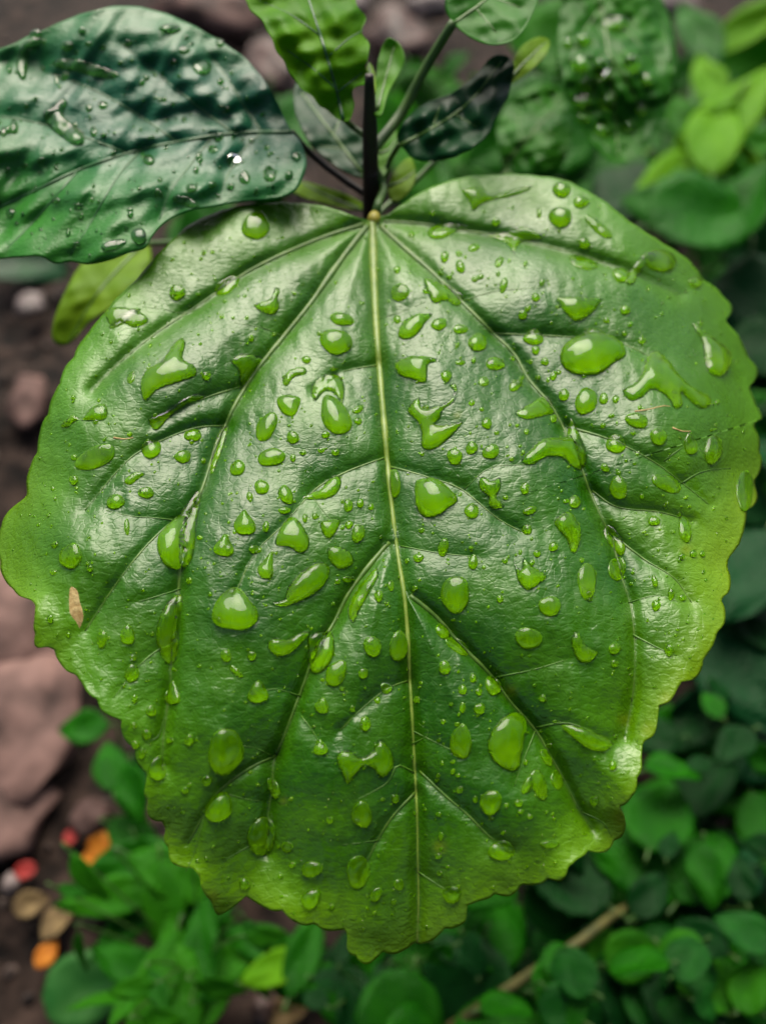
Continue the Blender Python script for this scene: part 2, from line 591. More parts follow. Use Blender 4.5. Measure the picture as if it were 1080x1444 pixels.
MAINV = {
    'midrib': [(525, 310), (527, 380), (530, 450), (535, 520), (541, 590), (547, 660), (553, 720), (562, 790), (570, 840), (575, 900), (578, 960), (582, 1030), (585, 1090), (588, 1150), (589, 1210), (590, 1270), (588, 1330)],
}
V1 = [  # main side veins
    ([(520, 316), (480, 368), (440, 425), (400, 475), (360, 525), (335, 565), (318, 600), (300, 645), (285, 690), (262, 745), (255, 800), (250, 850), (243, 910), (240, 970), (232, 1030), (228, 1080)], 5.4, 1.6),
    ([(514, 316), (455, 335), (400, 358), (350, 383), (310, 410), (265, 440), (220, 470), (170, 510), (130, 550)], 4.2, 1.6),
    ([(535, 318), (570, 350), (610, 385), (650, 425), (690, 465), (725, 500), (745, 535), (775, 570), (795, 605), (815, 645), (830, 690), (850, 735), (865, 770), (875, 810), (890, 860), (895, 920), (892, 980), (880, 1040)], 4.2, 1.5),
    ([(540, 312), (600, 316), (660, 326), (720, 336), (790, 352), (880, 380), (960, 415)], 2.6, 0.9),
    ([(578, 840), (615, 870), (650, 910), (690, 950), (720, 990), (755, 1030), (775, 1065), (795, 1100), (815, 1140), (835, 1170)], 4.0, 1.3),
    ([(548, 765), (515, 805), (490, 840), (470, 880), (445, 920), (430, 960), (415, 1000), (400, 1040), (386, 1075), (384, 1110), (378, 1150), (376, 1200)], 4.6, 1.3),
]
V2 = [  # second order
    ([(390, 1065), (350, 1085), (310, 1115), (290, 1145), (265, 1190)], 2.8, 1.0),
    ([(592, 1088), (625, 1120), (660, 1150), (690, 1180), (720, 1200)], 2.8, 1.0),
    ([(585, 1118), (555, 1150), (535, 1180), (520, 1210), (505, 1240)], 2.5, 1.0),
    ([(250, 730), (212, 764), (170, 815), (120, 890)], 2.4, 0.9),
    ([(543, 645), (490, 665), (445, 690), (400, 740), (360, 780), (330, 840)], 2.2, 0.9),
    ([(550, 658), (600, 672), (650, 690), (700, 730), (735, 750)], 2.4, 0.9),
    ([(320, 600), (270, 605), (200, 635), (165, 665), (120, 720)], 2.2, 0.9),
    ([(340, 545), (280, 565), (215, 600)], 1.8, 0.8),
    ([(692, 470), (740, 472), (800, 475), (870, 482), (930, 510)], 2.0, 0.8),
    ([(800, 602), (860, 620), (920, 650), (960, 680), (1000, 712)], 2.4, 0.8),
    ([(860, 752), (910, 790), (950, 815), (975, 850)], 2.2, 0.8),
    ([(835, 692), (870, 715), (930, 722), (975, 735)], 1.8, 0.8),
    ([(530, 515), (480, 525), (440, 550)], 1.8, 0.7),
    ([(575, 960), (545, 972), (510, 1000), (480, 1030)], 1.7, 0.7),
]
V3 = [  # thin pale veinlets
    ([(755, 1026), (800, 1020), (840, 1035), (865, 1050)], 1.5, 0.7),
    ([(700, 955), (750, 945), (800, 930)], 1.4, 0.6),
    ([(892, 895), (930, 915), (955, 925)], 1.4, 0.7),
    ([(240, 970), (225, 1035), (208, 1045)], 1.4, 0.7),
    ([(386, 1068), (360, 1055), (338, 1052)], 1.4, 0.6),
    ([(425, 982), (390, 972), (370, 975)], 1.4, 0.6),
    ([(255, 830), (225, 840), (190, 850)], 1.3, 0.6),
    ([(565, 770), (620, 780), (680, 786)], 1.4, 0.6),
    ([(584, 1090), (560, 1080), (545, 1105), (500, 1130)], 1.6, 0.6),
    ([(425, 1010), (440, 1030), (452, 1050)], 1.2, 0.6),
    ([(580, 1050), (605, 1035), (590, 1020)], 1.0, 0.5),
    ([(580, 1030), (620, 1050), (650, 1065)], 1.2, 0.6),
    ([(535, 1185), (500, 1190), (480, 1192)], 1.2, 0.5),
    ([(590, 1230), (620, 1250), (640, 1262)], 1.2, 0.5),
    ([(320, 1120), (350, 1128), (372, 1130)], 1.1, 0.5),
    ([(290, 1145), (275, 1200), (262, 1230)], 1.2, 0.5),
    ([(960, 682), (990, 665), (1030, 660)], 1.3, 0.6),
    ([(936, 650), (960, 632), (975, 625)], 1.2, 0.6),
    ([(400, 475), (370, 462), (330, 455)], 1.2, 0.5),
    ([(310, 410), (270, 440), (230, 436), (200, 432)], 1.2, 0.5),
    ([(440, 700), (470, 735), (500, 735)], 1.0, 0.5),
    ([(655, 690), (690, 660), (740, 655)], 1.0, 0.5),
    ([(260, 735), (215, 730), (185, 728), (150, 720)], 1.3, 0.6),
    ([(240, 905), (200, 935), (160, 985)], 1.4, 0.6),
    ([(820, 1145), (850, 1160), (862, 1180)], 1.2, 0.6),
    ([(378, 1180), (340, 1200), (315, 1215)], 1.2, 0.5),
    ([(755, 1030), (735, 1080), (725, 1110)], 1.1, 0.5),
    ([(885, 850), (925, 840), (960, 850)], 1.1, 0.5),
    ([(650, 425), (700, 410), (770, 405)], 1.1, 0.5),
    ([(530, 450), (565, 440), (600, 425)], 1.0, 0.5),
]


def h_main(S, u, v, X, Y):
    Yd = np.minimum(Y + 0.008, 0)
    h = -5.6 * Yd ** 2 - np.where(X > 0, 0.5, -0.3) * X ** 2 - 0.6 * np.maximum(Y - 0.02, 0) ** 2
    h -= 30.0 * np.maximum(np.abs(X) - 0.055, 0) ** 2
    # low undulation
    h += 0.0011 * vnoise(X, Y, 95, 1.0) + 0.0003 * vnoise(X, Y, 230, 2.0)
    # panels puff up between the veins
    d0, d1, d2 = S.vein_dist(u, v, 0), S.vein_dist(u, v, 1), S.vein_dist(u, v, 2)
    d01 = np.minimum(d0, d1)
    h += 0.0036 * (1 - np.exp(-d01 / 55.0)) + 0.0013 * (1 - np.exp(-d2 / 26.0)) + 0.0005 * (1 - np.exp(-S.vein_dist(u, v, 3) / 13.0)) - 0.0009 * np.exp(-(d01 / 10.0) ** 2) - 0.0003 * np.exp(-(d2 / 7.0) ** 2)
    # scalloped rim: waves that grow towards the margin
    de = S.edge(u, v)
    h += 0.0011 * np.exp(-de / 55.0) * vnoise(u, v, 0.035, 5.0)
    h += 0.0001 * vnoise(u, v, 0.11, 6.0) + 0.00006 * vnoise(u, v, 0.26, 9.0)
    return h


class MainSheet(Sheet):
    _coarse = None

    def edge(self, u, v):
        return self.field('edge', lambda gx, gy: seg_dist(gx, gy, resample(self.outline, 200), closed=True), u, v)


SL = 12.0
ml = MainSheet(OUT_MAIN, (540, 760), D0, (0.02, -math.sin(R(SL)), math.cos(R(SL))), h_main,
               veins=[(MAINV['midrib'], 0)] + [(p, 1) for p, _, _ in V1] + [(p, 2) for p, _, _ in V2] + [(p, 3) for p, _, _ in V3], nb=6, ser=0.0012)


# scalloped teeth along the outer margin
_o = resample(ml.outline, 900)
_s = np.arange(900) / 900 * np.linalg.norm(np.diff(_o, axis=0), axis=1).sum()
_k = sstep(400, 520, _o[:, 1]) * (0.45 + 0.55 * sstep(850, 1000, _o[:, 1]))
_ph = _s / 46.0 + 0.35 * np.sin(_s / 130.0) + 0.2 * np.sin(_s / 61.0)
_t = np.abs(np.sin(_ph * math.pi)) ** 0.6 - 0.6
_d = _o - ml.c
_d /= np.linalg.norm(_d, axis=1)[:, None]
ml.outline = _o + _d * (_t * 9.0 * _k)[:, None]


def col_main(S, u, v, rho):
    de = S.edge(u, v)
    base = np.array([0.0125, 0.078, 0.0002])
    lite = np.array([0.054, 0.178, 0.0003])
    yel = np.array([0.165, 0.28, 0.0005])
    nz = vnoise(u, v, 0.018, 7.0) * 0.35 + vnoise(u, v, 0.05, 8.0) * 0.2
    m = np.clip(np.exp(-de / 75.0) * 1.1 + nz * 0.6 + 0.12, 0, 1)
    c = base + (lite - base) * m[:, None]
    rightlow = sstep(820, 1000, u) * sstep(560, 760, v) + 0.5 * sstep(1000, 1250, v) + 0.35 * sstep(150, 40, u) * sstep(600, 700, v)
    y = np.clip((np.exp(-de / 42.0) * 0.75 + 0.35 * np.clip(nz, 0, 1)) * np.clip(rightlow, 0, 1), 0, 0.8)
    c = c + (yel - c) * y[:, None]
    # pale halo along the veins
    dv = np.minimum(S.vein_dist(u, v, 0), S.vein_dist(u, v, 1))
    k = np.exp(-(dv / 5.0) ** 2) * 0.35
    c = c + (np.array([0.04, 0.10, 0.006]) - c) * k[:, None]
    for (a, b_, r_) in [(720, 975, 7), (1052, 705, 14), (968, 775, 8), (940, 985, 10), (872, 1155, 9), (400, 1130, 5), (645, 585, 5), (880, 1015, 9), (620, 1195, 9), (915, 1030, 12), (300, 1265, 8)]:
        k = np.exp(-((u - a) ** 2 + (v - b_) ** 2) / r_ ** 2) * 0.25
        c = c + (np.array([0.26, 0.28, 0.005]) - c) * k[:, None]
    return c


root_xy = at(np.array(523.0), np.array(292.0), np.array(0.222))
plant = empty('hibiscus_plant', (root_xy[0], root_xy[1], 0.0))
tag(plant, 'hibiscus plant with one huge rain-wet heart-shaped leaf on a dark stem', 'plant')

big = ml.solid(105, 900, 0.00035, 'leaf', M['leaf'], plant, col_main)
big['label'] = 'huge glossy green heart-shaped leaf covered in raindrops'
ml.rib(MAINV['midrib'], 6.4, 0.9, 'midrib', M['midrib'], big, lift=0.2)
for p, a, b_ in V1:
    ml.rib(p, a, b_ * 0.45, 'vein', M['vein'], big, lift=0.15)
for p, a, b_ in V2:
    ml.rib(p, a * 0.8, b_, 'vein', M['vein'], big, lift=0.25, flat=0.6)
for p, a, b_ in V3:
    ml.rib(p, a * 0.95, b_ * 0.9, 'vein', M['vein_thin'], big, lift=0.3, flat=0.6, nside=6)
# dry scar and scratches
def patch(S, pts, name, mat, parent, lift=0.00012, n=40):
    o = resample(catmull(pts, 6), n)
    c = o.mean(0)
    uv = np.vstack([[c]] + [c + (o - c) * r_ for r_ in (0.35, 0.7, 1.0)])
    P = S.P(uv[:, 0], uv[:, 1])
    Nn = S.N(uv[:, 0], uv[:, 1], 4)
    hh = np.r_[1, np.repeat([0.95, 0.7, -0.6], n)] * lift
    P = P + Nn * hh[:, None]
    fs = [(0, 1 + (k + 1) % n, 1 + k) for k in range(n)]
    for i in range(2):
        for k in range(n):
            fs.append((1 + i * n + k, 1 + i * n + (k + 1) % n, 1 + (i + 1) * n + (k + 1) % n, 1 + (i + 1) * n + k))
    return mesh_obj(name, P, fs, mat, parent)


sc = patch(ml, [(97, 825), (104, 822), (110, 832), (114, 850), (120, 868), (119, 880), (114, 891), (109, 884), (104, 876), (97, 866), (96, 848)], 'dry_scar', M['scar'], big)
sc['label'] = 'tan dried scar on the leaf margin'
for p in ([(895, 580), (915, 577), (935, 572), (945, 573)], [(948, 603), (962, 608), (974, 608)], [(160, 617), (175, 619), (188, 617)]):
    ml.rib(p, 1.5, 0.7, 'scratch', M['scar'], big, lift=0.1, flat=0.5)

# ------------------------------------------------------------------ hibiscus plant: the other leaves, stem and stalks
def h_soft(cup, drx, dry, wav, seed, quilt=1.0):
    def f(S, u, v, X, Y):
        h = cup * (X ** 2 + Y ** 2) + drx * X * np.abs(X) + dry * Y * np.abs(Y)
        h = h + wav * vnoise(X, Y, 110, seed) + wav * 0.4 * vnoise(X, Y, 300, seed + 1)
        d0, d1 = S.vein_dist(u, v, 0), S.vein_dist(u, v, 1)
        return h + quilt * (0.0022 * (1 - np.exp(-d0 / 45.0)) + 0.0016 * (1 - np.exp(-d1 / 28.0))) + wav * 0.25 * vnoise(X, Y, 750, seed + 2)
    return f


def col_teal(S, u, v, rho):
    a, b_ = np.array([0.004, 0.075, 0.034]), np.array([0.022, 0.15, 0.010])
    nz = np.clip(0.5 + vnoise(u, v, 0.012, 3.0) * 0.4 + sstep(120, 330, v) * 0.5 - 0.2, 0, 1)
    return a + (b_ - a) * nz[:, None]


UL_OUT = [(410, 184), (424, 200), (432, 222), (430, 246), (418, 264), (400, 276), (370, 281), (330, 285), (290, 291), (255, 300), (228, 316), (214, 334), (206, 348), (190, 354), (160, 365), (128, 372), (98, 368), (76, 371), (52, 360), (20, 362), (-20, 365), (-70, 350), (-130, 310), (-170, 250), (-165, 180), (-120, 125), (-60, 85), (0, 68), (40, 50), (70, 38), (110, 20), (165, 8), (215, 12), (265, 32), (310, 56), (350, 86), (380, 122), (398, 160)]
UL_V = [([(412, 186), (330, 188), (250, 200), (180, 216), (110, 240), (50, 268), (-30, 305), (-100, 330)], 0),
        ([(330, 188), (280, 150), (230, 110), (170, 60)], 1), ([(250, 200), (200, 165), (130, 125), (60, 100)], 1),
        ([(180, 216), (110, 190), (40, 170), (-40, 160)], 1), ([(300, 192), (270, 230), (240, 270), (225, 310)], 1),
        ([(200, 210), (165, 250), (130, 310), (100, 360)], 1), ([(110, 240), (80, 275), (40, 320), (10, 350)], 1),
        ([(370, 186), (340, 215), (320, 250), (310, 282)], 1), ([(370, 186), (345, 150), (320, 110), (290, 70)], 1)]
t_main_ul = np.linalg.norm(ml.P(np.array([262.0]), np.array([335.0]))[0] - CAM) * 0.92
ul = Sheet(UL_OUT, (150, 190), 0.207, (0.02, -0.22, 0.97), h_soft(-1.4, 0, 2.0, 0.0016, 2.0, 1.5), UL_V, nb=5, ser=0.004)
ulo = ul.solid(46, 260, 0.00035, 'leaf', M['leaf_teal'], plant, col_teal)
ulo['label'] = 'dark bluish-green wet leaf overlapping the big leaf'
for i, (p, lv) in enumerate(UL_V):
    ul.rib(p, 3.6 if lv == 0 else 1.8, 1.2 if lv == 0 else 0.8, 'midrib' if lv == 0 else 'vein', M['vein_teal'], ulo, lift=0.1)


def small_sheet(outline, c, depth, normal, mat, name='leaf', cup=-2.0, wav=0.001, veins=(), ring=16, nout=110, ser=0.0, seed=3.0, nb=5, vmat='vein_thin', parent=None, dry=0.0):
    s = Sheet(outline, c, depth, normal, h_soft(cup, 0, dry, wav, seed), veins, nb=nb, ser=ser)
    o = s.solid(ring, nout, 0.0003, name, M[mat], parent or plant)
    for p, lv in veins:
        s.rib(p, 2.6 if lv == 0 else 1.3, 1.0 if lv == 0 else 0.6, 'midrib' if lv == 0 else 'vein', M[vmat], o, lift=0.05)
    return s, o


# bright young leaf at the growing tip
yl, ylo = small_sheet([(484, 168), (500, 150), (498, 128), (523, 112), (514, 92), (524, 66), (510, 45), (514, 22), (502, 0), (500, -40), (470, -90), (420, -100), (370, -70), (345, -20), (352, 8), (368, 28), (384, 55), (400, 85), (414, 112), (440, 134), (462, 158)], (440, 30), 0.205, (0.12, -0.42, 0.9), 'young',
            veins=[([(484, 168), (470, 110), (452, 50), (430, -20), (420, -80)], 0), ([(474, 125), (440, 95), (405, 70)], 1), ([(462, 80), (490, 55), (512, 42)], 1), ([(452, 50), (410, 20), (365, 0)], 1), ([(475, 130), (500, 110), (512, 100)], 1)], ser=0.028, vmat='vein_teal', wav=0.0022, nout=150, ring=24)
ylo['label'] = 'bright yellow-green young leaf with toothed edge'
# shaded leaf below it
dl, dlo = small_sheet([(512, 250), (480, 238), (450, 215), (430, 190), (415, 150), (418, 115), (440, 125), (470, 155), (500, 175), (515, 200), (520, 230)], (470, 185), 0.232, (0.1, -0.2, 0.95), 'dark', veins=[([(512, 245), (470, 190), (425, 130)], 0), ([(485, 210), (450, 205)], 1), ([(470, 190), (480, 165)], 1)])
dlo['label'] = 'small shaded dark green leaf beside the stem'
# curled dark leaf right of the stem
cl, clo = small_sheet([(561, 197), (572, 168), (600, 145), (638, 130), (672, 104), (690, 82), (708, 76), (724, 90), (718, 130), (700, 165), (688, 188), (660, 212), (622, 226), (585, 223)], (640, 165), 0.218, (-0.15, -0.62, 0.77), 'dark', cup=10.0, wav=0.0034, ring=26, nout=150, ser=0.01,
            veins=[([(563, 205), (610, 180), (660, 145), (708, 85)], 0), ([(610, 180), (620, 150)], 1), ([(640, 160), (675, 180)], 1)])
clo['label'] = 'curled dark blue-green leaf with shrivelled wet patch'
tl, tlo = small_sheet([(640, 32), (665, 52), (695, 62), (725, 55), (745, 30), (760, -10), (750, -60), (700, -80), (655, -60), (632, -20), (628, 8)], (695, -5), 0.21, (0.0, -0.3, 0.95), 'mid', veins=[([(640, 32), (690, -5), (730, -50)], 0), ([(670, 10), (700, 45)], 1), ([(690, -5), (735, 10)], 1)])
tlo['label'] = 'green leaf at the end of the slanting stalk'
yt, yto = small_sheet([(712, 118), (722, 90), (735, 65), (758, 52), (774, 56), (772, 72), (755, 92), (732, 110)], (742, 85), 0.228, (0.1, -0.4, 0.9), 'yellowgreen', veins=[([(714, 116), (742, 85), (770, 58)], 0)])
yto['label'] = 'bright yellow-green leaf tip beside the curled leaf'
bl, blo = small_sheet([(525, 140), (530, 110), (534, 80), (546, 54), (562, 60), (570, 80), (562, 104), (548, 128), (538, 160), (528, 160)], (548, 95), 0.212, (-0.1, -0.4, 0.9), 'bright', cup=30.0, veins=[([(532, 155), (545, 105), (556, 65)], 0)])
blo['label'] = 'small folded bright green leaf bud'
for k, (pts, c, dep, mt) in enumerate([
    ([(532, 215), (545, 190), (556, 178), (560, 195), (552, 225), (540, 250), (532, 245)], (546, 212), 0.226, 'bright'),
    ([(548, 262), (560, 235), (578, 222), (586, 240), (582, 262), (566, 280), (552, 282)], (566, 255), 0.228, 'yellowgreen'),
    ([(520, 128), (515, 105), (520, 88), (528, 100), (530, 130)], (522, 112), 0.206, 'yellowgreen'),
    ([(510, 296), (470, 290), (425, 276), (405, 262), (420, 254), (455, 262), (490, 274), (512, 288)], (455, 273), 0.24, 'yellowgreen'),
    ([(205, 340), (212, 375), (190, 405), (160, 430), (125, 455), (95, 486), (74, 478), (78, 445), (95, 405), (115, 372), (150, 345)], (140, 410), 0.255, 'yellowgreen'),
]):
    s_, o_ = small_sheet(pts, c, dep, (0.05, -0.3, 0.93), mt, nout=70, ring=10, cup=-3.0, veins=[([pts[0], c, pts[len(pts) // 2]], 0)])
    o_['label'] = ['small bright bract beside the stem', 'small yellow-green bract above the leaf joint', 'tiny yellow-green bud scale at the stem tip', 'yellow-green leaf tongue behind the leaf joint', 'yellow-green leaf hanging under the dark wet leaf'][k]


def stalk(name, pts, r, mat, parent, n=10, label=None):
    p = catmull(pts, 8, closed=False)
    rr = np.interp(np.linspace(0, 1, len(p)), np.linspace(0, 1, len(r)), r)
    vs_, fs = tube_mesh(p, rr, n)
    o = mesh_obj(name, vs_, fs, M[mat], parent)
    if label:
        o['label'] = label
    return o


A = lambda u, v, t: at(np.array(float(u)), np.array(float(v)), np.array(float(t)))
sx, sy = root_xy[0], root_xy[1]


def stem_at(v):
    # point of the upright stem seen at photo row v
    d = rays(np.array(523.0), np.array(float(v)))
    t = (sy - CAM[1]) / d[1]
    return np.array([sx, sy, CAM[2] + d[2] * t])


top = stem_at(105)
stalk('stem', [(sx, sy, -0.01), (sx + 0.004, sy + 0.003, 0.1), (sx - 0.002, sy, 0.2), stem_at(300), stem_at(240), stem_at(180), top], [0.0034, 0.0030, 0.0025, 0.0022, 0.0020, 0.0018, 0.0010], 'bark', plant, 12, 'dark almost black upright stem')
J = ml.P(np.array([527.0]), np.array([309.0]))[0]
JN = ml.N(np.array([527.0]), np.array([318.0]))[0]
stalk('petiole', [J - JN * 0.0002 + np.array([0, -0.0006, 0]), J + np.array([0.0004, 0.002, 0.0002]), A(534, 285, 0.208), A(540, 262, 0.216), stem_at(225)], [0.00115, 0.0011, 0.0010, 0.0010, 0.0011], 'green_stem', plant, 10, 'short green stalk of the big leaf')
# yellow joint swelling
jv, jf = tube_mesh(np.array([J + np.array([0, -0.0016, -0.0004]), J + np.array([0, -0.0008, 0.0001]), J, J + np.array([0.0002, 0.001, 0.0003]), J + np.array([0.0004, 0.0022, 0.0003])]), [0.0006, 0.0013, 0.0016, 0.00145, 0.0009], 12)
jo = mesh_obj('leaf_joint', jv, jf, M['joint'], plant)
jo['label'] = 'yellow swelling where the veins meet the stalk'
PU = ul.P(np.array([411.0]), np.array([186.0]))[0]
stalk('petiole', [PU, A(440, 218, 0.216), A(478, 248, 0.219), stem_at(278)], [0.0008, 0.0008, 0.0009, 0.001], 'bark', plant, 8)
stalk('petiole', [yl.P(np.array([484.0]), np.array([166.0]))[0], A(497, 178, 0.209), stem_at(195)], [0.0007, 0.0007, 0.0009], 'green_stem', plant, 8)
stalk('petiole', [dl.P(np.array([512.0]), np.array([247.0]))[0], stem_at(262)], [0.0007, 0.0009], 'green_stem', plant, 8)
stalk('petiole', [tl.P(np.array([640.0]), np.array([30.0]))[0], A(600, 95, 0.212), A(565, 160, 0.216), stem_at(215)], [0.0011, 0.0012, 0.0013, 0.0014], 'green_stem', plant, 10)
stalk('petiole', [cl.P(np.array([563.0]), np.array([203.0]))[0], A(550, 225, 0.219), A(540, 255, 0.221), stem_at(285)], [0.0007, 0.0007, 0.0008, 0.0009], 'green_stem', plant, 8)
stalk('petiole', [bl.P(np.array([531.0]), np.array([155.0]))[0], stem_at(172)], [0.0008, 0.0009], 'green_stem', plant, 8)
stalk('petiole', [yt.P(np.array([713.0]), np.array([116.0]))[0], A(680, 150, 0.236), A(600, 240, 0.24), A(535, 300, 0.235), stem_at(320)], [0.0006, 0.0007, 0.0008, 0.0008, 0.001], 'green_stem', plant, 8)
HANG = (sx - 0.02, sy - 0.005, 0.17)
stalk('petiole', [A(206, 343, 0.2555), A(300, 340, 0.25), A(420, 340, 0.245), stem_at(345)], [0.0008, 0.0009, 0.001, 0.001], 'green_stem', plant, 8)

# ------------------------------------------------------------------ water drops
WATER_G = 'raindrops on the hibiscus leaves'


def rot(x, y, a):
    c, s = math.cos(R(a)), math.sin(R(a))
    return x * c - y * s, x * s + y * c


def dome(S, uv_out, ctr, Hpx, nring=7, expo=0.5, name='water_drop'):
    """closed drop over a star-shaped outline (pixels on the sheet)"""
    n = len(uv_out)
    rho = [0.22, 0.42, 0.6, 0.76, 0.88, 0.96, 1.0]
    uv = np.vstack([[ctr]] + [ctr + (uv_out - ctr) * r_ for r_ in rho])
    hh = np.r_[1, np.repeat([(1 - r_ * r_) ** expo for r_ in rho], n)]
    return raise_drop(S, uv, hh * Hpx, n, name)


def raise_drop(S, uv, hpx, n, name):
    hs = min(1.0, float(np.max(hpx)) / 5.0)
    P = S.P(uv[:, 0], uv[:, 1])
    Nn = S.N(uv[:, 0], uv[:, 1], 3)
    px = np.linalg.norm(P.mean(0) - CAM) / FPX
    V = P + Nn * (hpx * px)[:, None]
    m = len(V)
    fs = [(0, 1 + k, 1 + (k + 1) % n) for k in range(n)]
    nr = (m - 1) // n
    for i in range(nr - 1):
        for k in range(n):
            k2 = (k + 1) % n
            fs.append((1 + i * n + k, 1 + (i + 1) * n + k, 1 + (i + 1) * n + k2, 1 + i * n + k2))
    # underside: wetted leaf skin (the big leaf's has focused light painted in), its rim sunk into the leaf
    off = np.full(m, 0.00012 * hs)
    off[1 + (nr - 2) * n:1 + (nr - 1) * n] = 0.00004 * hs
    off[1 + (nr - 1) * n:] = -0.00012
    V = np.vstack([V, P + Nn * off[:, None]])
    fs += [tuple(k + m for k in f[::-1]) for f in fs]
    r0 = 1 + (nr - 1) * n
    for k in range(n):
        k2 = (k + 1) % n
        fs.append((r0 + k, m + r0 + k, m + r0 + k2, r0 + k2))
    # outward orientation check
    a, b_, c_ = V[fs[0][0]], V[fs[0][1]], V[fs[0][2]]
    if np.cross(b_ - a, c_ - a) @ Nn[0] < 0:
        fs = [f[::-1] for f in fs]
    wet = [all(i >= m for i in f) for f in fs]
    return V, fs, wet


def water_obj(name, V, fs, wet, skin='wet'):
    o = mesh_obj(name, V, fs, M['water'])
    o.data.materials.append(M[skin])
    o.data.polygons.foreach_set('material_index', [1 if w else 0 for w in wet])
    return o


def poly_drop(S, pts, k):
    """drop over a free outline: height from a Poisson solve on a triangulated outline"""
    o = resample(catmull(pts, 6), max(26, len(pts) * 6))
    lo, hi = o.min(0), o.max(0)
    size = (hi - lo).min()
    st = max(1.6, min(4.0, size / 11))
    gx, gy = np.meshgrid(np.arange(lo[0], hi[0], st), np.arange(lo[1], hi[1], st))
    g = np.stack([gx.ravel(), gy.ravel()], 1) + rng.uniform(-0.2, 0.2, (gx.size, 2)) * st
    x, y = g[:, 0], g[:, 1]
    ins = np.zeros(len(g), bool)
    for (x1, y1), (x2, y2) in zip(o, np.roll(o, -1, 0)):
        c = ((y1 > y) != (y2 > y)) & (x < (x2 - x1) * (y - y1) / (y2 - y1 + 1e-12) + x1)
        ins ^= c
    ins &= seg_dist(x, y, o, closed=True) > st * 0.45
    g = g[ins]
    allp = np.vstack([o, g])
    nb = len(o)
    vo, eo, fo, *_ = delaunay_2d_cdt([Vector(p) for p in allp], [], [list(range(nb))], 1, 1e-6)
    vo = np.array([(p.x, p.y) for p in vo])
    if len(fo) == 0:
        return None
    # boundary = edges used once
    cnt = {}
    for f in fo:
        for a, b_ in zip(f, list(f[1:]) + [f[0]]):
            cnt[(min(a, b_), max(a, b_))] = cnt.get((min(a, b_), max(a, b_)), 0) + 1
    bnd = set()
    bedges = [e for e, c in cnt.items() if c == 1]
    for e in bedges:
        bnd.update(e)
    isb = np.zeros(len(vo), bool)
    isb[list(bnd)] = True
    E = np.array(list(cnt.keys()))
    deg = np.zeros(len(vo))
    np.add.at(deg, E[:, 0], 1)
    np.add.at(deg, E[:, 1], 1)
    len2 = ((vo[E[:, 0]] - vo[E[:, 1]]) ** 2).sum(1)
    ml2 = np.zeros(len(vo))
    np.add.at(ml2, E[:, 0], len2)
    np.add.at(ml2, E[:, 1], len2)
    ml2 = ml2 / np.maximum(deg, 1) / 4
    phi = np.zeros(len(vo))
    for _ in range(220):
        s = np.zeros(len(vo))
        np.add.at(s, E[:, 0], phi[E[:, 1]])
        np.add.at(s, E[:, 1], phi[E[:, 0]])
        phi = np.where(isb, 0, s / np.maximum(deg, 1) + ml2)
    hpx = k * np.sqrt(4 * phi)
    hmax = hpx.max() + 1e-9
    hpx = hmax * (hpx / hmax) ** 1.02
    P = S.P(vo[:, 0], vo[:, 1])
    Nn = S.N(vo[:, 0], vo[:, 1], 3)
    px = np.linalg.norm(P.mean(0) - CAM) / FPX
    V = P + Nn * (hpx * px)[:, None]
    n0 = len(V)
    V = np.vstack([V, P + Nn * (np.where(isb, -0.00012, np.minimum(0.00014, hpx * px * 0.3)))[:, None]])
    fs = [tuple(f) for f in fo]
    f0 = fs[0]
    if np.cross(V[f0[1]] - V[f0[0]], V[f0[2]] - V[f0[0]]) @ Nn[f0[0]] < 0:
        fs = [f[::-1] for f in fs]
    top = list(fs)
    fs += [tuple(i + n0 for i in f[::-1]) for f in top]
    # wall along directed boundary
    direc = set()
    for f in top:
        for a, b_ in zip(f, f[1:] + f[:1]):
            direc.add((a, b_))
    for a, b_ in direc:
        if (b_, a) not in direc:
            fs.append((b_, a, a + n0, b_ + n0))
    return V, fs, [all(i >= n0 for i in f) for f in fs]


def ell(x, y, rx, ry, a=0.0, tear=0.0, n=30, seed=0):
    th = np.linspace(0, 2 * math.pi, n, endpoint=False)
    r = np.random.default_rng(seed)
    wob = 1 + 0.05 * np.sin(2 * th + r.uniform(0, 6)) + 0.04 * np.sin(3 * th + r.uniform(0, 6)) + 0.02 * np.sin(5 * th + r.uniform(0, 6))
    s = np.sin(th)
    px = rx * np.cos(th) * (1 + tear * 0.55 * s) * wob
    py = ry * s * wob - np.where(s < 0, tear * ry * 0.7 * (-s) ** 4, 0)
    X, Y = rot(px, py, a)
    cx, cy_ = rot(0, ry * (0.12 + 0.22 * tear), a)
    return np.stack([x + X, y + Y], 1), np.array([x + cx, y + cy_])


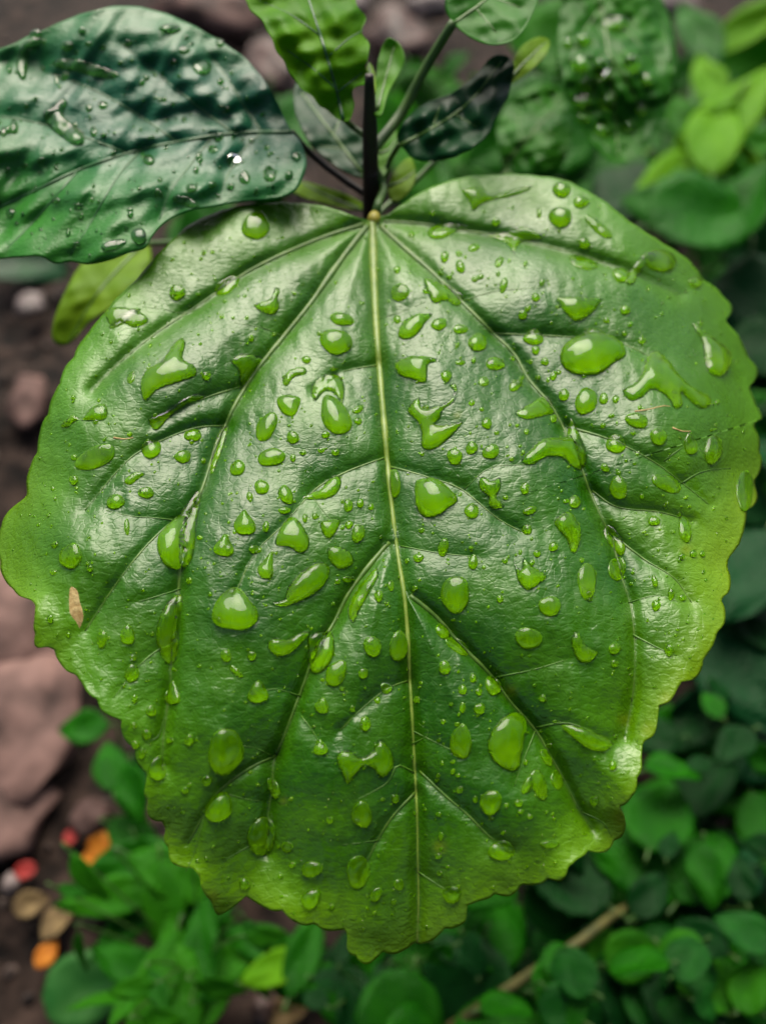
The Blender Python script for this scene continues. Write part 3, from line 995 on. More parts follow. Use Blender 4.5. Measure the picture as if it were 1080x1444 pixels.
# x, y, rx, ry, angle, tear, height factor
DROPS = [
    (250, 412, 12, 11), (361, 318, 20, 20, 0, 0, .3), (320, 402, 20, 11, -35), (482, 450, 17, 9, 8), (474, 482, 24, 17, 5), (473, 587, 20, 27, -28, .2),
    (407, 571, 16, 14, 60, .5), (376, 602, 13, 22, 25), (383, 645, 19, 13, -8), (369, 687, 11, 10), (413, 617, 9, 9), (345, 740, 15, 15, 0, .7), (316, 772, 13, 14, 5, .6),
    (376, 801, 11, 15, 18, .8), (360, 775, 10, 6), (375, 743, 5, 8), (492, 740, 6, 6), (491, 713, 7, 9), (508, 710, 5, 7), (523, 715, 4, 5), (444, 728, 4, 5), (430, 731, 4, 6),
    (505, 752, 9, 15, 10, -.2), (403, 698, 10, 14, -30), (401, 720, 9, 5), (331, 862, 31, 29, 0, .3), (318, 1060, 25, 34), (309, 1139, 19, 21, 25, .2), (369, 1180, 21, 27, 12),
    (222, 1085, 13, 16, 8, .5), (186, 950, 10, 14, 15, .2), (243, 980, 11, 14, 5, .6), (213, 1003, 7, 8, 0, .5), (190, 986, 4, 7), (189, 1023, 5, 5), (207, 1036, 7, 8), (191, 1050, 6, 7),
    (267, 1044, 7, 8, 0, .3), (240, 1044, 5, 5), (292, 1101, 7.5, 7.5), (261, 1115, 6, 5), (319, 925, 8, 9), (355, 925, 7, 7), (364, 978, 15, 14, 0, .4), (333, 947, 12, 5, 40),
    (188, 928, 5, 5), (200, 1063, 5, 9, 10), (180, 896, 11, 13, 0, .3), (144, 902, 7, 14, 5), (100, 785, 15, 18, 15, .3), (71, 873, 5, 6), (127, 802, 4.5, 5), (75, 807, 5, 4),
    (179, 743, 4, 12), (104, 677, 6, 8), (206, 695, 12, 8), (163, 708, 14, 10, -15), (213, 633, 15, 13), (272, 614, 12, 9), (291, 530, 6.5, 6.5), (185, 532, 5, 10, 20, 0, .3),
    (135, 645, 30, 16, -22, 0, .25), (258, 644, 12, 9), (176, 448, 26, 7, -30, 0, .25), (432, 507, 7, 5), (505, 577, 9, 5, -35), (505, 594, 6, 5), (459, 613, 6, 5), (427, 638, 5, 4),
    (453, 635, 5.5, 4), (473, 638, 6, 5), (413, 646, 4, 6), (556, 682, 9, 20), (564, 412, 13, 13, 0, 0, .3), (619, 457, 12, 8, -20), (649, 464, 10, 7), (673, 483, 14, 12),
    (629, 530, 8, 8), (649, 511, 7, 4), (698, 513, 14, 9, 0), (682, 538, 8, 7, 0, 0, .3), (727, 543, 11, 7, -35), (686, 597, 7.5, 8), (665, 568, 4.5, 4.5), (679, 577, 3.5, 3), (641, 644, 11, 12),
    (665, 632, 9, 9), (692, 637, 13, 10, -15), (665, 721, 10, 11, 0, .1), (740, 689, 6.5, 9), (747, 720, 10, 6, -20), (743, 747, 7, 8), (780, 771, 7, 7), (757, 781, 5.5, 5), (712, 791, 4, 4.5),
    (667, 793, 7, 11), (625, 772, 8, 13, 10), (590, 787, 8, 6), (642, 838, 21, 27, 8, -.1), (827, 820, 13, 27, -6), (775, 855, 17, 14, 0, 0, .4), (745, 900, 20, 15, 0, 0, .4),
    (790, 306, 16, 15), (819, 284, 11, 9), (792, 267, 14, 11), (844, 320, 8, 24, -52, 0, .4), (824, 343, 9, 8), (822, 370, 22, 9, 20, 0, .3), (875, 388, 13, 9, 20), (930, 367, 25, 16, 15, 0, .35),
    (980, 398, 10, 8), (881, 437, 7, 7), (855, 452, 5, 4), (755, 419, 6, 6), (737, 444, 7, 6.5), (710, 402, 5.5, 11, 15), (704, 369, 5, 9, 35), (670, 393, 6, 4, -30), (649, 376, 7, 9, -10),
    (627, 362, 6, 8, 20), (647, 357, 5, 4), (699, 313, 7, 6), (760, 300, 4, 7), (668, 349, 9, 5, -10), (752, 476, 15, 10, 0, .3), (755, 494, 6, 6), (768, 510, 6, 5.5), (780, 530, 5, 7, 15),
    (795, 557, 8, 8, 0, .2), (826, 566, 15, 20, 10), (851, 562, 6.5, 8.5), (868, 563, 5, 5.5), (898, 593, 16, 11, 10), (928, 616, 12, 12), (973, 628, 9, 13, -10, .5), (1005, 634, 12, 21, 5),
    (868, 626, 14, 14, 10), (853, 660, 7.5, 5, 40), (872, 688, 13, 17, -15), (810, 708, 8, 9, -10, .3), (1050, 692, 12, 29, 0, 0, .4), (965, 747, 9, 19, -12), (922, 735, 9, 7), (940, 682, 22, 12, 25, 0, .25),
    (923, 820, 4.5, 9, -15), (946, 838, 5, 9), (925, 854, 7, 7.5), (962, 843, 5, 5), (961, 785, 5, 5), (977, 781, 5, 5.5, 30), (990, 781, 4, 5), (866, 915, 8, 8.5), (866, 936, 5, 6), (943, 917, 7, 9),
    (870, 802, 13, 17, 0, 0, .3), (650, 1047, 15, 25, 0, .15), (627, 942, 8, 11), (652, 973, 6, 8), (675, 976, 5, 6), (667, 957, 5, 6, 0, .4), (652, 998, 4.5, 8), (676, 1000, 8, 8.5),
    (695, 967, 11, 15, -12), (645, 911, 21, 9, 35, 0, .4), (624, 890, 9, 12, -25), (692, 1132, 15.5, 18.5), (743, 1108, 7, 13, 22), (731, 1133, 6, 6), (747, 1152, 4, 4), (648, 1114, 5, 5), (670, 1128, 4, 5),
    (646, 1094, 3.5, 3.5), (618, 1094, 3, 3), (770, 1068, 7, 14, -25), (785, 1100, 9, 14, -5, 0, .3), (838, 1130, 7, 7), (864, 1080, 6, 7), (858, 1108, 3, 4), (765, 985, 6, 5), (707, 1200, 20, 14, -10),
    (775, 1191, 14, 6), (637, 1262, 14, 12), (452, 1056, 10, 10, 0, .6), (454, 996, 10, 10, 10, .4), (474, 950, 14, 19, 35, .3), (525, 912, 12, 16, -8), (512, 950, 7, 8), (545, 971, 9, 9),
    (532, 988, 4.5, 5.5), (497, 1000, 4, 5), (515, 1021, 8, 11, -10), (510, 1149, 15, 18, 0, .2), (557, 1127, 5.5, 7), (440, 1226, 15, 12), (438, 1268, 13, 15, 40, .2), (345, 1247, 8, 8), (412, 1220, 5.5, 4),
    (530, 1262, 8, 11, 35), (562, 1248, 8, 8), (555, 1272, 4, 4.5), (465, 1157, 5.5, 5), (505, 1230, 17, 24, 10, 0, .3), (618, 1208, 5, 4), (622, 1180, 4, 6), (620, 1232, 4, 4), (386, 1112, 8, 15, -20),
    (405, 1195, 9, 8, 0, 0, .3), (534, 841, 6, 9), (551, 826, 4.5, 8), (490, 817, 7.5, 5), (476, 820, 4.5, 4), (562, 912, 13, 21, 0, .25), (625, 1018, 4, 4), (600, 575, 5, 4, 0), (705, 845, 5, 6), (682, 800, 3, 3),
    (820, 790, 3.5, 4), (838, 808, 3.5, 4), (905, 700, 3.5, 4), (700, 610, 4, 3), (352, 700, 5, 6), (335, 660, 10, 12, 30), (560, 450, 5, 6), (595, 640, 3.5, 3), (470, 520, 5, 3.5), (450, 470, 4, 3),
    (780, 590, 5, 6), (850, 600, 4, 4), (905, 480, 6, 5), (880, 470, 4, 4), (610, 300, 5, 4), (580, 330, 5, 4), (560, 380, 5, 5), (600, 410, 4, 4),
]

POLYS = [  # outline, height factor, label
    ([(388, 405), (395, 408), (392, 420), (394, 432), (388, 443), (376, 443), (362, 436), (360, 428), (372, 425), (383, 418)], .45, 'pear-shaped water drop between the two veins beside the dark overlapping leaf'),
    ([(452, 690), (470, 670), (481, 676), (479, 690), (468, 701), (448, 705), (424, 704), (436, 696)], .5, 'fat water drop with a pointed tail hanging on a veinlet beside the midrib'),
    ([(400, 735), (412, 728), (425, 738), (437, 765), (425, 782), (408, 772), (388, 767)], .35, 'flat bell-shaped water patch near the middle veins'),
    ([(462, 775), (475, 770), (495, 780), (498, 795), (480, 803), (465, 792)], .35, 'flat rounded water patch above the long slug-shaped drop'),
    ([(382, 850), (400, 846), (406, 828), (425, 806), (450, 793), (465, 800), (460, 822), (440, 840), (415, 852), (396, 857)], .4, 'long slug-shaped water drop lying diagonally near the midrib'),
    ([(221, 772), (227, 752), (244, 735), (262, 712), (280, 690), (285, 698), (279, 730), (275, 770), (268, 795), (250, 804), (232, 797)], .5, 'very large teardrop of water hanging on the side vein above the dry scar'),
    ([(220, 892), (228, 862), (248, 838), (258, 844), (253, 880), (252, 915), (246, 934), (234, 936), (223, 915)], .45, 'long curved water drop running down the side vein beside the dry scar'),
    ([(198, 545), (206, 522), (228, 508), (250, 478), (262, 482), (258, 505), (274, 515), (276, 530), (250, 540), (222, 550), (205, 567)], .3, 'large ragged flat water film on the lobe beside the dark overlapping leaf'),
    ([(210, 590), (235, 580), (262, 560), (285, 555), (288, 562), (262, 572), (240, 588), (225, 605), (216, 606)], .3, 'long narrow water streak below the ragged water film'),
    ([(85, 600), (102, 585), (115, 590), (128, 575), (146, 568), (152, 578), (148, 592), (125, 594), (108, 594), (95, 603)], .4, 'bean-shaped water drop near the smooth outer margin'),
    ([(325, 508), (345, 498), (372, 506), (358, 525), (346, 552), (338, 540), (336, 522)], .25, 'flat triangular water film against the long side vein'),
    ([(175, 680), (180, 672), (193, 665), (205, 668), (196, 675), (184, 684)], .45, 'small slanting water dash above the large hanging teardrop'),
    ([(561, 470), (570, 452), (590, 443), (610, 442), (600, 455), (588, 472), (574, 479), (564, 477)], .5, 'comma-shaped water drop beside the upper midrib'),
    ([(557, 512), (575, 503), (600, 502), (623, 508), (605, 513), (603, 522), (600, 540), (580, 535), (562, 528)], .45, 'hooked water drop touching the midrib below the comma-shaped drop'),
    ([(574, 578), (590, 560), (595, 574), (612, 573), (630, 566), (640, 553), (633, 543), (641, 540), (645, 550), (641, 566), (625, 578), (621, 590), (613, 598), (632, 598), (653, 594), (641, 611), (622, 628), (606, 635), (594, 630), (594, 610), (588, 594)], .45, 'star-shaped water drop with a thin curled arm beside the midrib'),
    ([(586, 678), (600, 676), (618, 678), (630, 686), (646, 704), (635, 715), (616, 728), (600, 730), (590, 722), (585, 705)], .55, 'big triangular glossy water drop below the star-shaped drop'),
    ([(675, 680), (681, 671), (692, 678), (705, 673), (706, 688), (700, 702), (712, 713), (700, 719), (690, 714), (688, 700), (678, 692)], .5, 'boot-shaped water drop beside the big triangular drop'),
    ([(724, 788), (734, 804), (738, 786), (749, 797), (771, 812), (759, 825), (745, 833), (734, 826), (728, 812)], .5, 'forked water drop beside the crescent drop'),
    ([(781, 737), (799, 721), (812, 731), (819, 752), (813, 778), (805, 779), (798, 760)], .5, 'crescent-shaped water drop above the forked drop'),
    ([(805, 905), (814, 890), (822, 905), (834, 915), (844, 920), (831, 935), (815, 932)], .45, 'hook-shaped water drop near the long right-hand side vein end'),
    ([(789, 506), (794, 486), (815, 475), (832, 462), (856, 470), (876, 486), (883, 501), (866, 512), (846, 527), (815, 529), (797, 521)], .5, 'largest bright bulging water drop across a veinlet on the outer panel'),
    ([(784, 421), (800, 418), (830, 420), (849, 420), (836, 440), (815, 453), (800, 445)], .4, 'half-moon water drop with a flat upper edge above the largest drop'),
    ([(650, 268), (662, 264), (680, 261), (690, 274), (720, 267), (745, 261), (749, 266), (725, 276), (700, 281), (680, 287), (667, 297), (660, 282)], .3, 'branched water streak near the top rim by the curled leaf'),
    ([(602, 327), (615, 316), (640, 314), (664, 322), (645, 326), (625, 336), (608, 336)], .35, 'short wavy water streak beside the leaf joint'),
    ([(682, 330), (715, 326), (740, 319), (768, 336), (745, 339), (730, 346), (725, 360), (717, 346), (700, 338)], .3, 'long dark water streak with a downward spur near the top rim'),
    ([(975, 455), (984, 458), (1000, 474), (1016, 485), (1031, 500), (1028, 520), (1015, 531), (1000, 526), (993, 508), (990, 485)], .5, 'pale heavy teardrop near the toothed outer margin'),
    ([(878, 550), (895, 539), (905, 525), (911, 505), (922, 494), (940, 505), (955, 525), (975, 545), (1000, 558), (1002, 572), (986, 576), (970, 563), (959, 554), (964, 570), (952, 577), (940, 560), (920, 549), (905, 561), (888, 565)], .35, 'sprawling many-armed water film below the pale heavy teardrop'),
    ([(735, 650), (755, 626), (775, 616), (797, 615), (804, 588), (820, 618), (828, 645), (820, 663), (805, 657), (790, 645), (770, 645), (750, 656)], .45, 'saddle-shaped large water drop wrapped over the main side vein'),
    ([(726, 582), (745, 570), (770, 558), (784, 580), (770, 586), (742, 592)], .25, 'flat dark water film just above the saddle-shaped drop'),
    ([(790, 1024), (805, 1021), (830, 1030), (855, 1040), (863, 1051), (850, 1061), (830, 1057), (812, 1045)], .45, 'long comma of water near the lower toothed margin'),
    ([(688, 1042), (705, 1015), (725, 1004), (743, 1015), (738, 1050), (729, 1087), (705, 1082), (690, 1065)], .3, 'broad flat water film between the lower side veins'),
    ([(474, 1066), (490, 1058), (508, 1068), (525, 1060), (535, 1043), (549, 1055), (556, 1075), (549, 1091), (538, 1098), (527, 1086), (514, 1080), (502, 1092), (490, 1107), (481, 1090)], .4, 'W-shaped water drop beside the lower midrib'),
    ([(433, 905), (440, 895), (452, 890), (468, 892), (472, 918), (463, 940), (448, 951), (436, 942)], .5, 'bulging water drop sitting on the lower side vein'),
    ([(377, 912), (384, 900), (405, 902), (424, 892), (438, 892), (426, 907), (409, 922), (390, 926)], .5, 'sausage-shaped water drop beside the drop on the lower side vein'),
    ([(452, 736), (466, 733), (480, 733), (474, 750), (464, 760), (455, 752)], .5, 'small shield-shaped water drop near the middle of the midrib'),
    ([(598, 392), (618, 396), (640, 405), (655, 420), (645, 432), (628, 424), (612, 428), (602, 412)], .3, 'ragged water film lying on the side vein near the leaf joint'),
    ([(438, 548), (450, 531), (475, 527), (486, 545), (482, 572), (473, 556), (458, 552), (444, 566)], .22, 'thin arched water film above the tilted oval drop'),
    ([(398, 536), (408, 522), (428, 517), (432, 527), (415, 532), (404, 545)], .35, 'short glossy water dash beside the long side vein'),
    ([(296, 650), (303, 622), (314, 600), (322, 604), (316, 628), (306, 655), (298, 672)], .4, 'narrow water ribbon running along the long side vein'),
    ([(500, 835), (515, 815), (530, 800), (534, 812), (522, 835), (508, 860), (498, 880), (490, 862)], .25, 'flat water film in the fork of the midrib and lower side vein'),
    ([(148, 440), (165, 432), (195, 438), (210, 452), (190, 462), (172, 455), (158, 462)], .22, 'faint water film near the smooth outer margin by the hanging leaf'),
    ([(880, 395), (895, 372), (915, 355), (925, 362), (905, 380), (892, 402)], .22, 'faint narrow water film near the rim beside the white pebble'),
    ([(855, 740), (868, 748), (882, 770), (876, 785), (862, 772), (852, 756)], .35, 'water dash wetting the bend of the long side vein'),
    ([(745, 1095), (760, 1085), (772, 1110), (768, 1130), (755, 1122)], .25, 'small flat water film beside the lower side vein end'),
]


LAND = [(np.mean(pts, axis=0), nm) for (pts, k, lab), nm in zip(POLYS, [
    'pear-shaped drop', 'pointed-tail drop', 'bell-shaped film', 'rounded film', 'slug-shaped drop', 'huge hanging teardrop', 'long curved drop', 'ragged film', 'narrow streak', 'bean-shaped drop', 'triangular film', 'slanting dash',
    'comma-shaped drop', 'hooked drop', 'star-shaped drop', 'big triangular drop', 'boot-shaped drop', 'forked drop', 'crescent drop', 'hook-shaped drop', 'largest bulging drop', 'half-moon drop', 'branched streak', 'wavy streak',
    'dark spurred streak', 'pale heavy teardrop', 'many-armed film', 'saddle-shaped drop', 'flat dark film', 'long comma drop', 'broad flat film', 'W-shaped drop', 'drop on the lower side vein', 'sausage-shaped drop', 'shield-shaped drop', 'ragged film by the joint', 'arched film', 'glossy dash', 'narrow ribbon', 'film in the fork', 'faint outer film', 'faint rim film', 'wet bend', 'small flat film'])]
LAND += [(np.array(p), nm) for p, nm in [((108, 855), 'dry scar'), ((526, 312), 'leaf joint'), ((515, 1345), 'leaf tip'), ((300, 1280), 'lobe beside the leaf tip'), ((874, 1160), 'yellowed lower tooth'), ((1070, 590), 'sharp outer tooth'), ((588, 1180), 'lower end of the midrib'), ((230, 345), 'overlapping dark leaf')]]
USED = {}


def drop_label(x, y, r, kind):
    size = 'large' if r > 15 else 'medium' if r > 9 else 'small' if r > 5.2 else 'tiny'
    p = np.array([x, y])
    d = sorted((float(np.linalg.norm(c - p)), nm, c) for c, nm in LAND if np.linalg.norm(c - p) > 1)
    d1, n1, c1 = d[0]
    dx, dy = x - c1[0], y - c1[1]
    mid = np.interp(c1[1], [310, 660, 1290], [525, 547, 590])
    if abs(dy) > abs(dx):
        way = 'on its stalk side' if dy < 0 else 'on its tip side'
    else:
        way = 'on its midrib side' if dx * (c1[0] - mid) < 0 else 'on its margin side'
    if n1 in ('leaf tip', 'leaf joint', 'overlapping dark leaf', 'lower end of the midrib'):
        way = 'over the stones' if x < mid else 'over the ground cover'
    near = 'close to' if d1 < 60 else 'near'
    lab = f'{size} {kind} water drop {near} the {n1}, {way}'
    if len(lab.split()) > 16:
        lab = f'{size} {kind} water drop {near} the {n1}'
    if lab in USED:
        alt = f'{size} {kind} water drop between the {n1} and the {d[1][1]}'
        if alt not in USED and len(alt.split()) <= 16:
            lab = alt
    USED[lab] = 1
    return lab


for i, (pts, k, lab) in enumerate(POLYS):
    r_ = poly_drop(ml, pts, k)
    if r_:
        o = water_obj('water_drop', *r_)
        tag(o, lab, 'water drop', WATER_G)
for i, d in enumerate(DROPS):
    d = tuple(d) + (0, 0, None)[len(d) - 4:]
    x, y, rx, ry, a, te, hf = d
    rm = math.sqrt(rx * ry)
    if hf is None:
        hf = 0.68 if rm < 8 else 0.6 if rm < 16 else 0.52
    o_, c_ = ell(x, y, rx, ry, a, te, 22 if rm < 8 else 32, seed=i)
    V, fs, wet = dome(ml, o_, c_, hf * min(rx, ry) * (1 if rm < 14 else 1.0))
    kind = 'teardrop-shaped' if te >= 0.3 else 'round' if max(rx, ry) / min(rx, ry) < 1.3 else 'oval' if max(rx, ry) / min(rx, ry) < 2 else 'long narrow'
    if hf <= 0.3:
        kind = 'flat ' + kind
    tag(water_obj('water_drop', V, fs, wet), drop_label(x, y, rm, kind), 'water drop', WATER_G)

# drops on the dark overlapping leaf
UL_DROPS = [(51, 48, 9, 7), (285, 95, 14, 10), (310, 60, 6, 6), (260, 70, 8, 6), (20, 178, 6, 11), (5, 185, 5, 7), (145, 148, 7, 6), (132, 185, 5, 8), (80, 110, 4, 8), (35, 233, 5, 4), (15, 300, 7, 7),
            (110, 290, 8, 5), (210, 225, 8, 8), (270, 265, 8, 7), (180, 60, 6, 5), (330, 225, 12, 9), (240, 40, 16, 7), (95, 65, 10, 7), (345, 250, 8, 10), (380, 245, 9, 12), (300, 210, 7, 6), (160, 345, 20, 7, -15), (196, 333, 11, 12), (262, 284, 20, 7, 15)]
UL_POLY = [([(60, 160), (72, 150), (88, 137), (96, 145), (90, 160), (100, 172), (118, 185), (118, 203), (104, 205), (85, 192), (70, 180)], .4, 'blotchy dark water film on the dark overlapping leaf'),
           ([(22, 85), (30, 65), (45, 52), (58, 52), (55, 68), (42, 72), (40, 90), (36, 112), (26, 108)], .35, 'crooked dark water streak at the rim of the dark overlapping leaf'),
           ([(75, 85), (110, 82), (150, 95), (170, 105), (150, 112), (110, 102), (80, 96)], .25, 'flat water film along the upper rim of the dark overlapping leaf')]
for pts, k, lab in UL_POLY:
    r_ = poly_drop(ul, pts, k)
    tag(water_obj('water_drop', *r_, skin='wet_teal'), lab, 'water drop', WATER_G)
for i, d in enumerate(UL_DROPS):
    d = tuple(d) + (0,) * (5 - len(d))
    o_, c_ = ell(d[0], d[1], d[2], d[3], d[4], 0.0, 24, seed=500 + i)
    V, fs, wet = dome(ul, o_, c_, 0.5 * min(d[2], d[3]))
    rm = math.sqrt(d[2] * d[3])
    size = 'large' if rm > 11 else 'medium' if rm > 7 else 'small'
    kd = 'round' if max(d[2], d[3]) / min(d[2], d[3]) < 1.35 else 'oval' if max(d[2], d[3]) / min(d[2], d[3]) < 2 else 'long'
    lm = sorted((math.hypot(d[0] - a_, d[1] - b_), t_) for a_, b_, t_ in [(410, 186, 'its stalk'), (90, 172, 'its blotchy film'), (38, 80, 'its crooked streak'), (120, 97, 'its flat rim film'), (330, 188, 'its midrib base'), (150, 225, 'the middle of its midrib'), (40, 275, 'the outer part of its midrib'),
                                                                    (215, 330, 'where it overlaps'), (120, 365, 'its lower rim'), (310, 60, 'its rounded shoulder'), (200, 15, 'its upper rim'), (320, 280, 'its rim beside the joint')])
    lab = f'{size} {kd} water drop on the dark overlapping leaf near {lm[0][1]}'
    if lab in USED:
        lab = f'{size} {kd} water drop on the dark overlapping leaf near {lm[1][1]}'
    USED[lab] = 1
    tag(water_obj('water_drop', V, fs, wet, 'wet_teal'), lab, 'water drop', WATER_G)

# fine spray: specks nobody would count
def build_spray():
    allv, allf, allw = [], [], []
    off = 0
    for S, num, box, rmin, sc_, rmax in ((ml, 1500, (0, 290, 1075, 1340), 1.1, 0.8, 4.0), (ul, 260, (-60, 15, 430, 365), 1.2, 1.3, 6.0)):
        out = resample(S.outline, 200)
        cnt = 0
        while cnt < num:
            u, v = rng.uniform(box[0], box[2]), rng.uniform(box[1], box[3])
            x1, y1 = out[:, 0], out[:, 1]
            x2, y2 = np.roll(x1, -1), np.roll(y1, -1)
            ins = (((y1 > v) != (y2 > v)) & (u < (x2 - x1) * (v - y1) / (y2 - y1 + 1e-12) + x1)).sum() % 2 == 1
            if not ins or np.hypot(x1 - u, y1 - v).min() < 10:
                continue
            cnt += 1
            r_ = min(rmin + rng.exponential(sc_), rmax)
            n = 9
            th = np.linspace(0, 2 * math.pi, n, endpoint=False)
            ring = np.stack([u + r_ * rng.uniform(0.8, 1.3) * np.cos(th + rng.uniform(0, .3)), v + r_ * rng.uniform(0.8, 1.4) * np.sin(th)], 1)
            c = np.array([u, v])
            uv = np.vstack([[c], c + (ring - c) * 0.55, c + (ring - c) * 0.88, ring])
            hh = np.r_[1, np.full(n, 0.82), np.full(n, 0.42), np.zeros(n)] * r_ * 0.65
            V, fs, wet = raise_drop(S, uv, hh, n, 'x')
            allv.append(V)
            allf += [tuple(int(k) + off for k in f) for f in fs]
            allw += [2 * w if S is ul else int(w) for w in wet]
            off += len(V)
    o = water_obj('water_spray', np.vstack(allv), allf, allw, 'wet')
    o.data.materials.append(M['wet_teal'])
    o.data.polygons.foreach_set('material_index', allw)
    tag(o, 'fine spray of rain specks scattered over the wet leaves', 'water spray', kind='stuff')


build_spray()

# ------------------------------------------------------------------ background leaves
def leaf_shape(kind, seed):
    """unit leaf: base at origin, +Y along the blade, +Z up; length 1"""
    r = np.random.default_rng(seed)
    nl, nw = (14, 9)
    ys = np.linspace(0, 1, nl)
    verts, faces = [], []
    wmax = {'round': 0.42, 'lance': 0.19, 'broad': 0.36, 'oval': 0.3}[kind] * r.uniform(0.9, 1.1)
    droop, fold = r.uniform(0.1, 0.35), r.uniform(0.1, 0.35)
    for j, y in enumerate(ys):
        if kind == 'round':
            w = wmax * math.sqrt(max(0, 1 - (2 * y - 1) ** 2)) ** 0.9
        elif kind == 'broad':
            w = wmax * math.sin(math.pi * y ** 0.75) ** 0.8
            w *= 1 + 0.1 * ((j % 2) - 0.5)
        else:
            w = wmax * math.sin(math.pi * y ** 0.85) ** 0.9
        for i in range(nw):
            x = (i / (nw - 1) * 2 - 1)
            z = -droop * y * y + fold * w * abs(x) ** 1.3 - 0.12 * (x * w) ** 2 / (wmax + .01)
            z += 0.018 * math.sin(9 * y + 4 * abs(x)) + 0.015 * math.sin(6 * y * (1 + x) + seed)
            verts.append((x * max(w, 0.004), y, z))
    nv = len(verts)
    for j in range(nl - 1):
        for i in range(nw - 1):
            faces.append((j * nw + i, j * nw + i + 1, (j + 1) * nw + i + 1, (j + 1) * nw + i))
    # underside and rim
    th = 0.012
    verts += [(x, y, z - th) for x, y, z in verts]
    top = list(faces)
    faces += [tuple(k + nv for k in f[::-1]) for f in top]
    edge = [i for i in range(nw)] + [j * nw + nw - 1 for j in range(1, nl)] + [(nl - 1) * nw + i for i in range(nw - 2, -1, -1)] + [j * nw for j in range(nl - 2, 0, -1)]
    for a, b_ in zip(edge, edge[1:] + edge[:1]):
        faces.append((b_, a, a + nv, b_ + nv))
    return np.array(verts), faces


LEAFMESH = {}


def leaf_mesh(kind, mat, var):
    key = (kind, mat, var)
    if key not in LEAFMESH:
        v, f = leaf_shape(kind, var * 17 + len(kind))
        me = bpy.data.meshes.new('leaf_' + kind)
        me.from_pydata(v.tolist(), [], f)
        me.polygons.foreach_set('use_smooth', [True] * len(me.polygons))
        me.materials.append(M[mat + '_u'])
        LEAFMESH[key] = me
    return LEAFMESH[key]


# same leaf materials with texture scales for unit-sized meshes scaled down
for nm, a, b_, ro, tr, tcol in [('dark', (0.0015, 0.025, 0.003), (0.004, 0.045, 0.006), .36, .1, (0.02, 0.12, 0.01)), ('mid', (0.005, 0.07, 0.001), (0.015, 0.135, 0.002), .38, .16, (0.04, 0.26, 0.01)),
                                ('bright', (0.016, 0.13, 0.002), (0.035, 0.2, 0.004), .42, .3, (0.12, 0.45, 0.01)), ('yellowgreen', (0.08, 0.27, 0.002), (0.14, 0.36, 0.004), .45, .35, (0.25, 0.5, 0.005)),
                                ('round', (0.003, 0.05, 0.004), (0.01, 0.095, 0.007), .36, .08, (0.03, 0.2, 0.02)), ('teal', (0.002, 0.034, 0.008), (0.006, 0.055, 0.014), .34, .08, (0.02, 0.12, 0.03))]:
    m = leaf_mat('bg_' + nm, a, b_, rough=ro, trans=tr, tcol=tcol, cells=14, bump=0.3, spec=0.1, patch=2.5)
    for nd in m.node_tree.nodes:
        if nd.type == 'BUMP':
            nd.inputs['Distance'].default_value *= 60
        if nd.type == 'TEX_NOISE' and abs(nd.inputs['Scale'].default_value - 120) < 1:
            nd.inputs['Scale'].default_value = 4
    M[nm + '_u'] = m


def garden_plant(name, label, cat, group, kind, leaves, root=None, stem_mat='green_stem', stem_r=0.0009, jitter=0.25, mats=None):
    """leaves: (u, v, z, length_px, image angle, material)"""
    pts = []
    for (u, v, z, lp, ang, mt) in leaves:
        P, t = at_z(np.array(float(u)), np.array(float(v)), z)
        pts.append((P, float(t), z, lp, ang, mt))
    if root is None:
        c = np.mean([p[0] for p in pts], axis=0)
        root = (c[0], c[1])
    e = empty(name, (root[0], root[1], 0.0))
    tag(e, label, cat, group)
    R0 = np.array([root[0], root[1], -0.012])
    sv, sf = [], []
    for (P, t, z, lp, ang, mt) in pts:
        Lm = lp * t / FPX
        tocam = (CAM - P) / np.linalg.norm(CAM - P)
        n = np.array([0, 0, 0.8]) + tocam * 0.45 + rng.normal(0, jitter, 3)
        n /= np.linalg.norm(n)
        d = rgt * math.cos(R(ang)) + upv * math.sin(R(ang))
        d = d - n * (d @ n)
        d /= np.linalg.norm(d)
        x = np.cross(d, n)
        base = P - d * Lm * 0.5
        var = int(rng.integers(0, 4))
        m3 = Matrix((Vector(x) * Lm, Vector(d) * Lm, Vector(n) * Lm)).transposed()
        link('leaf', leaf_mesh(kind, mt, var), e, base, m3)
        mid = (R0 + base) / 2 + np.array([0, 0, 0.25 * max(base[2], 0.01)])
        path = catmull([R0, R0 * 0.6 + base * 0.4 + np.array([0, 0, 0.25 * max(base[2], 0.01)]), base - d * Lm * 0.12 - n * Lm * 0.03, base + d * Lm * 0.06 - n * 0.012 * Lm], 5, closed=False)
        vv, ff = tube_mesh(path, np.linspace(stem_r, stem_r * 0.6, len(path)), 6)
        off = len(sv)
        sv += vv
        sf += [tuple(k + off for k in f) for f in ff]
    mesh_obj('stem', sv, sf, M[stem_mat], e)
    return e


def spread(us, vs_, zs, lp, mats, n, angs=(0, 360)):
    return [(rng.uniform(*us), rng.uniform(*vs_), rng.uniform(*zs), rng.uniform(*lp), rng.uniform(*angs), mats[int(rng.integers(0, len(mats)))]) for _ in range(n)]


BEAD_DROPS = []
GC = 'low leafy ground cover'
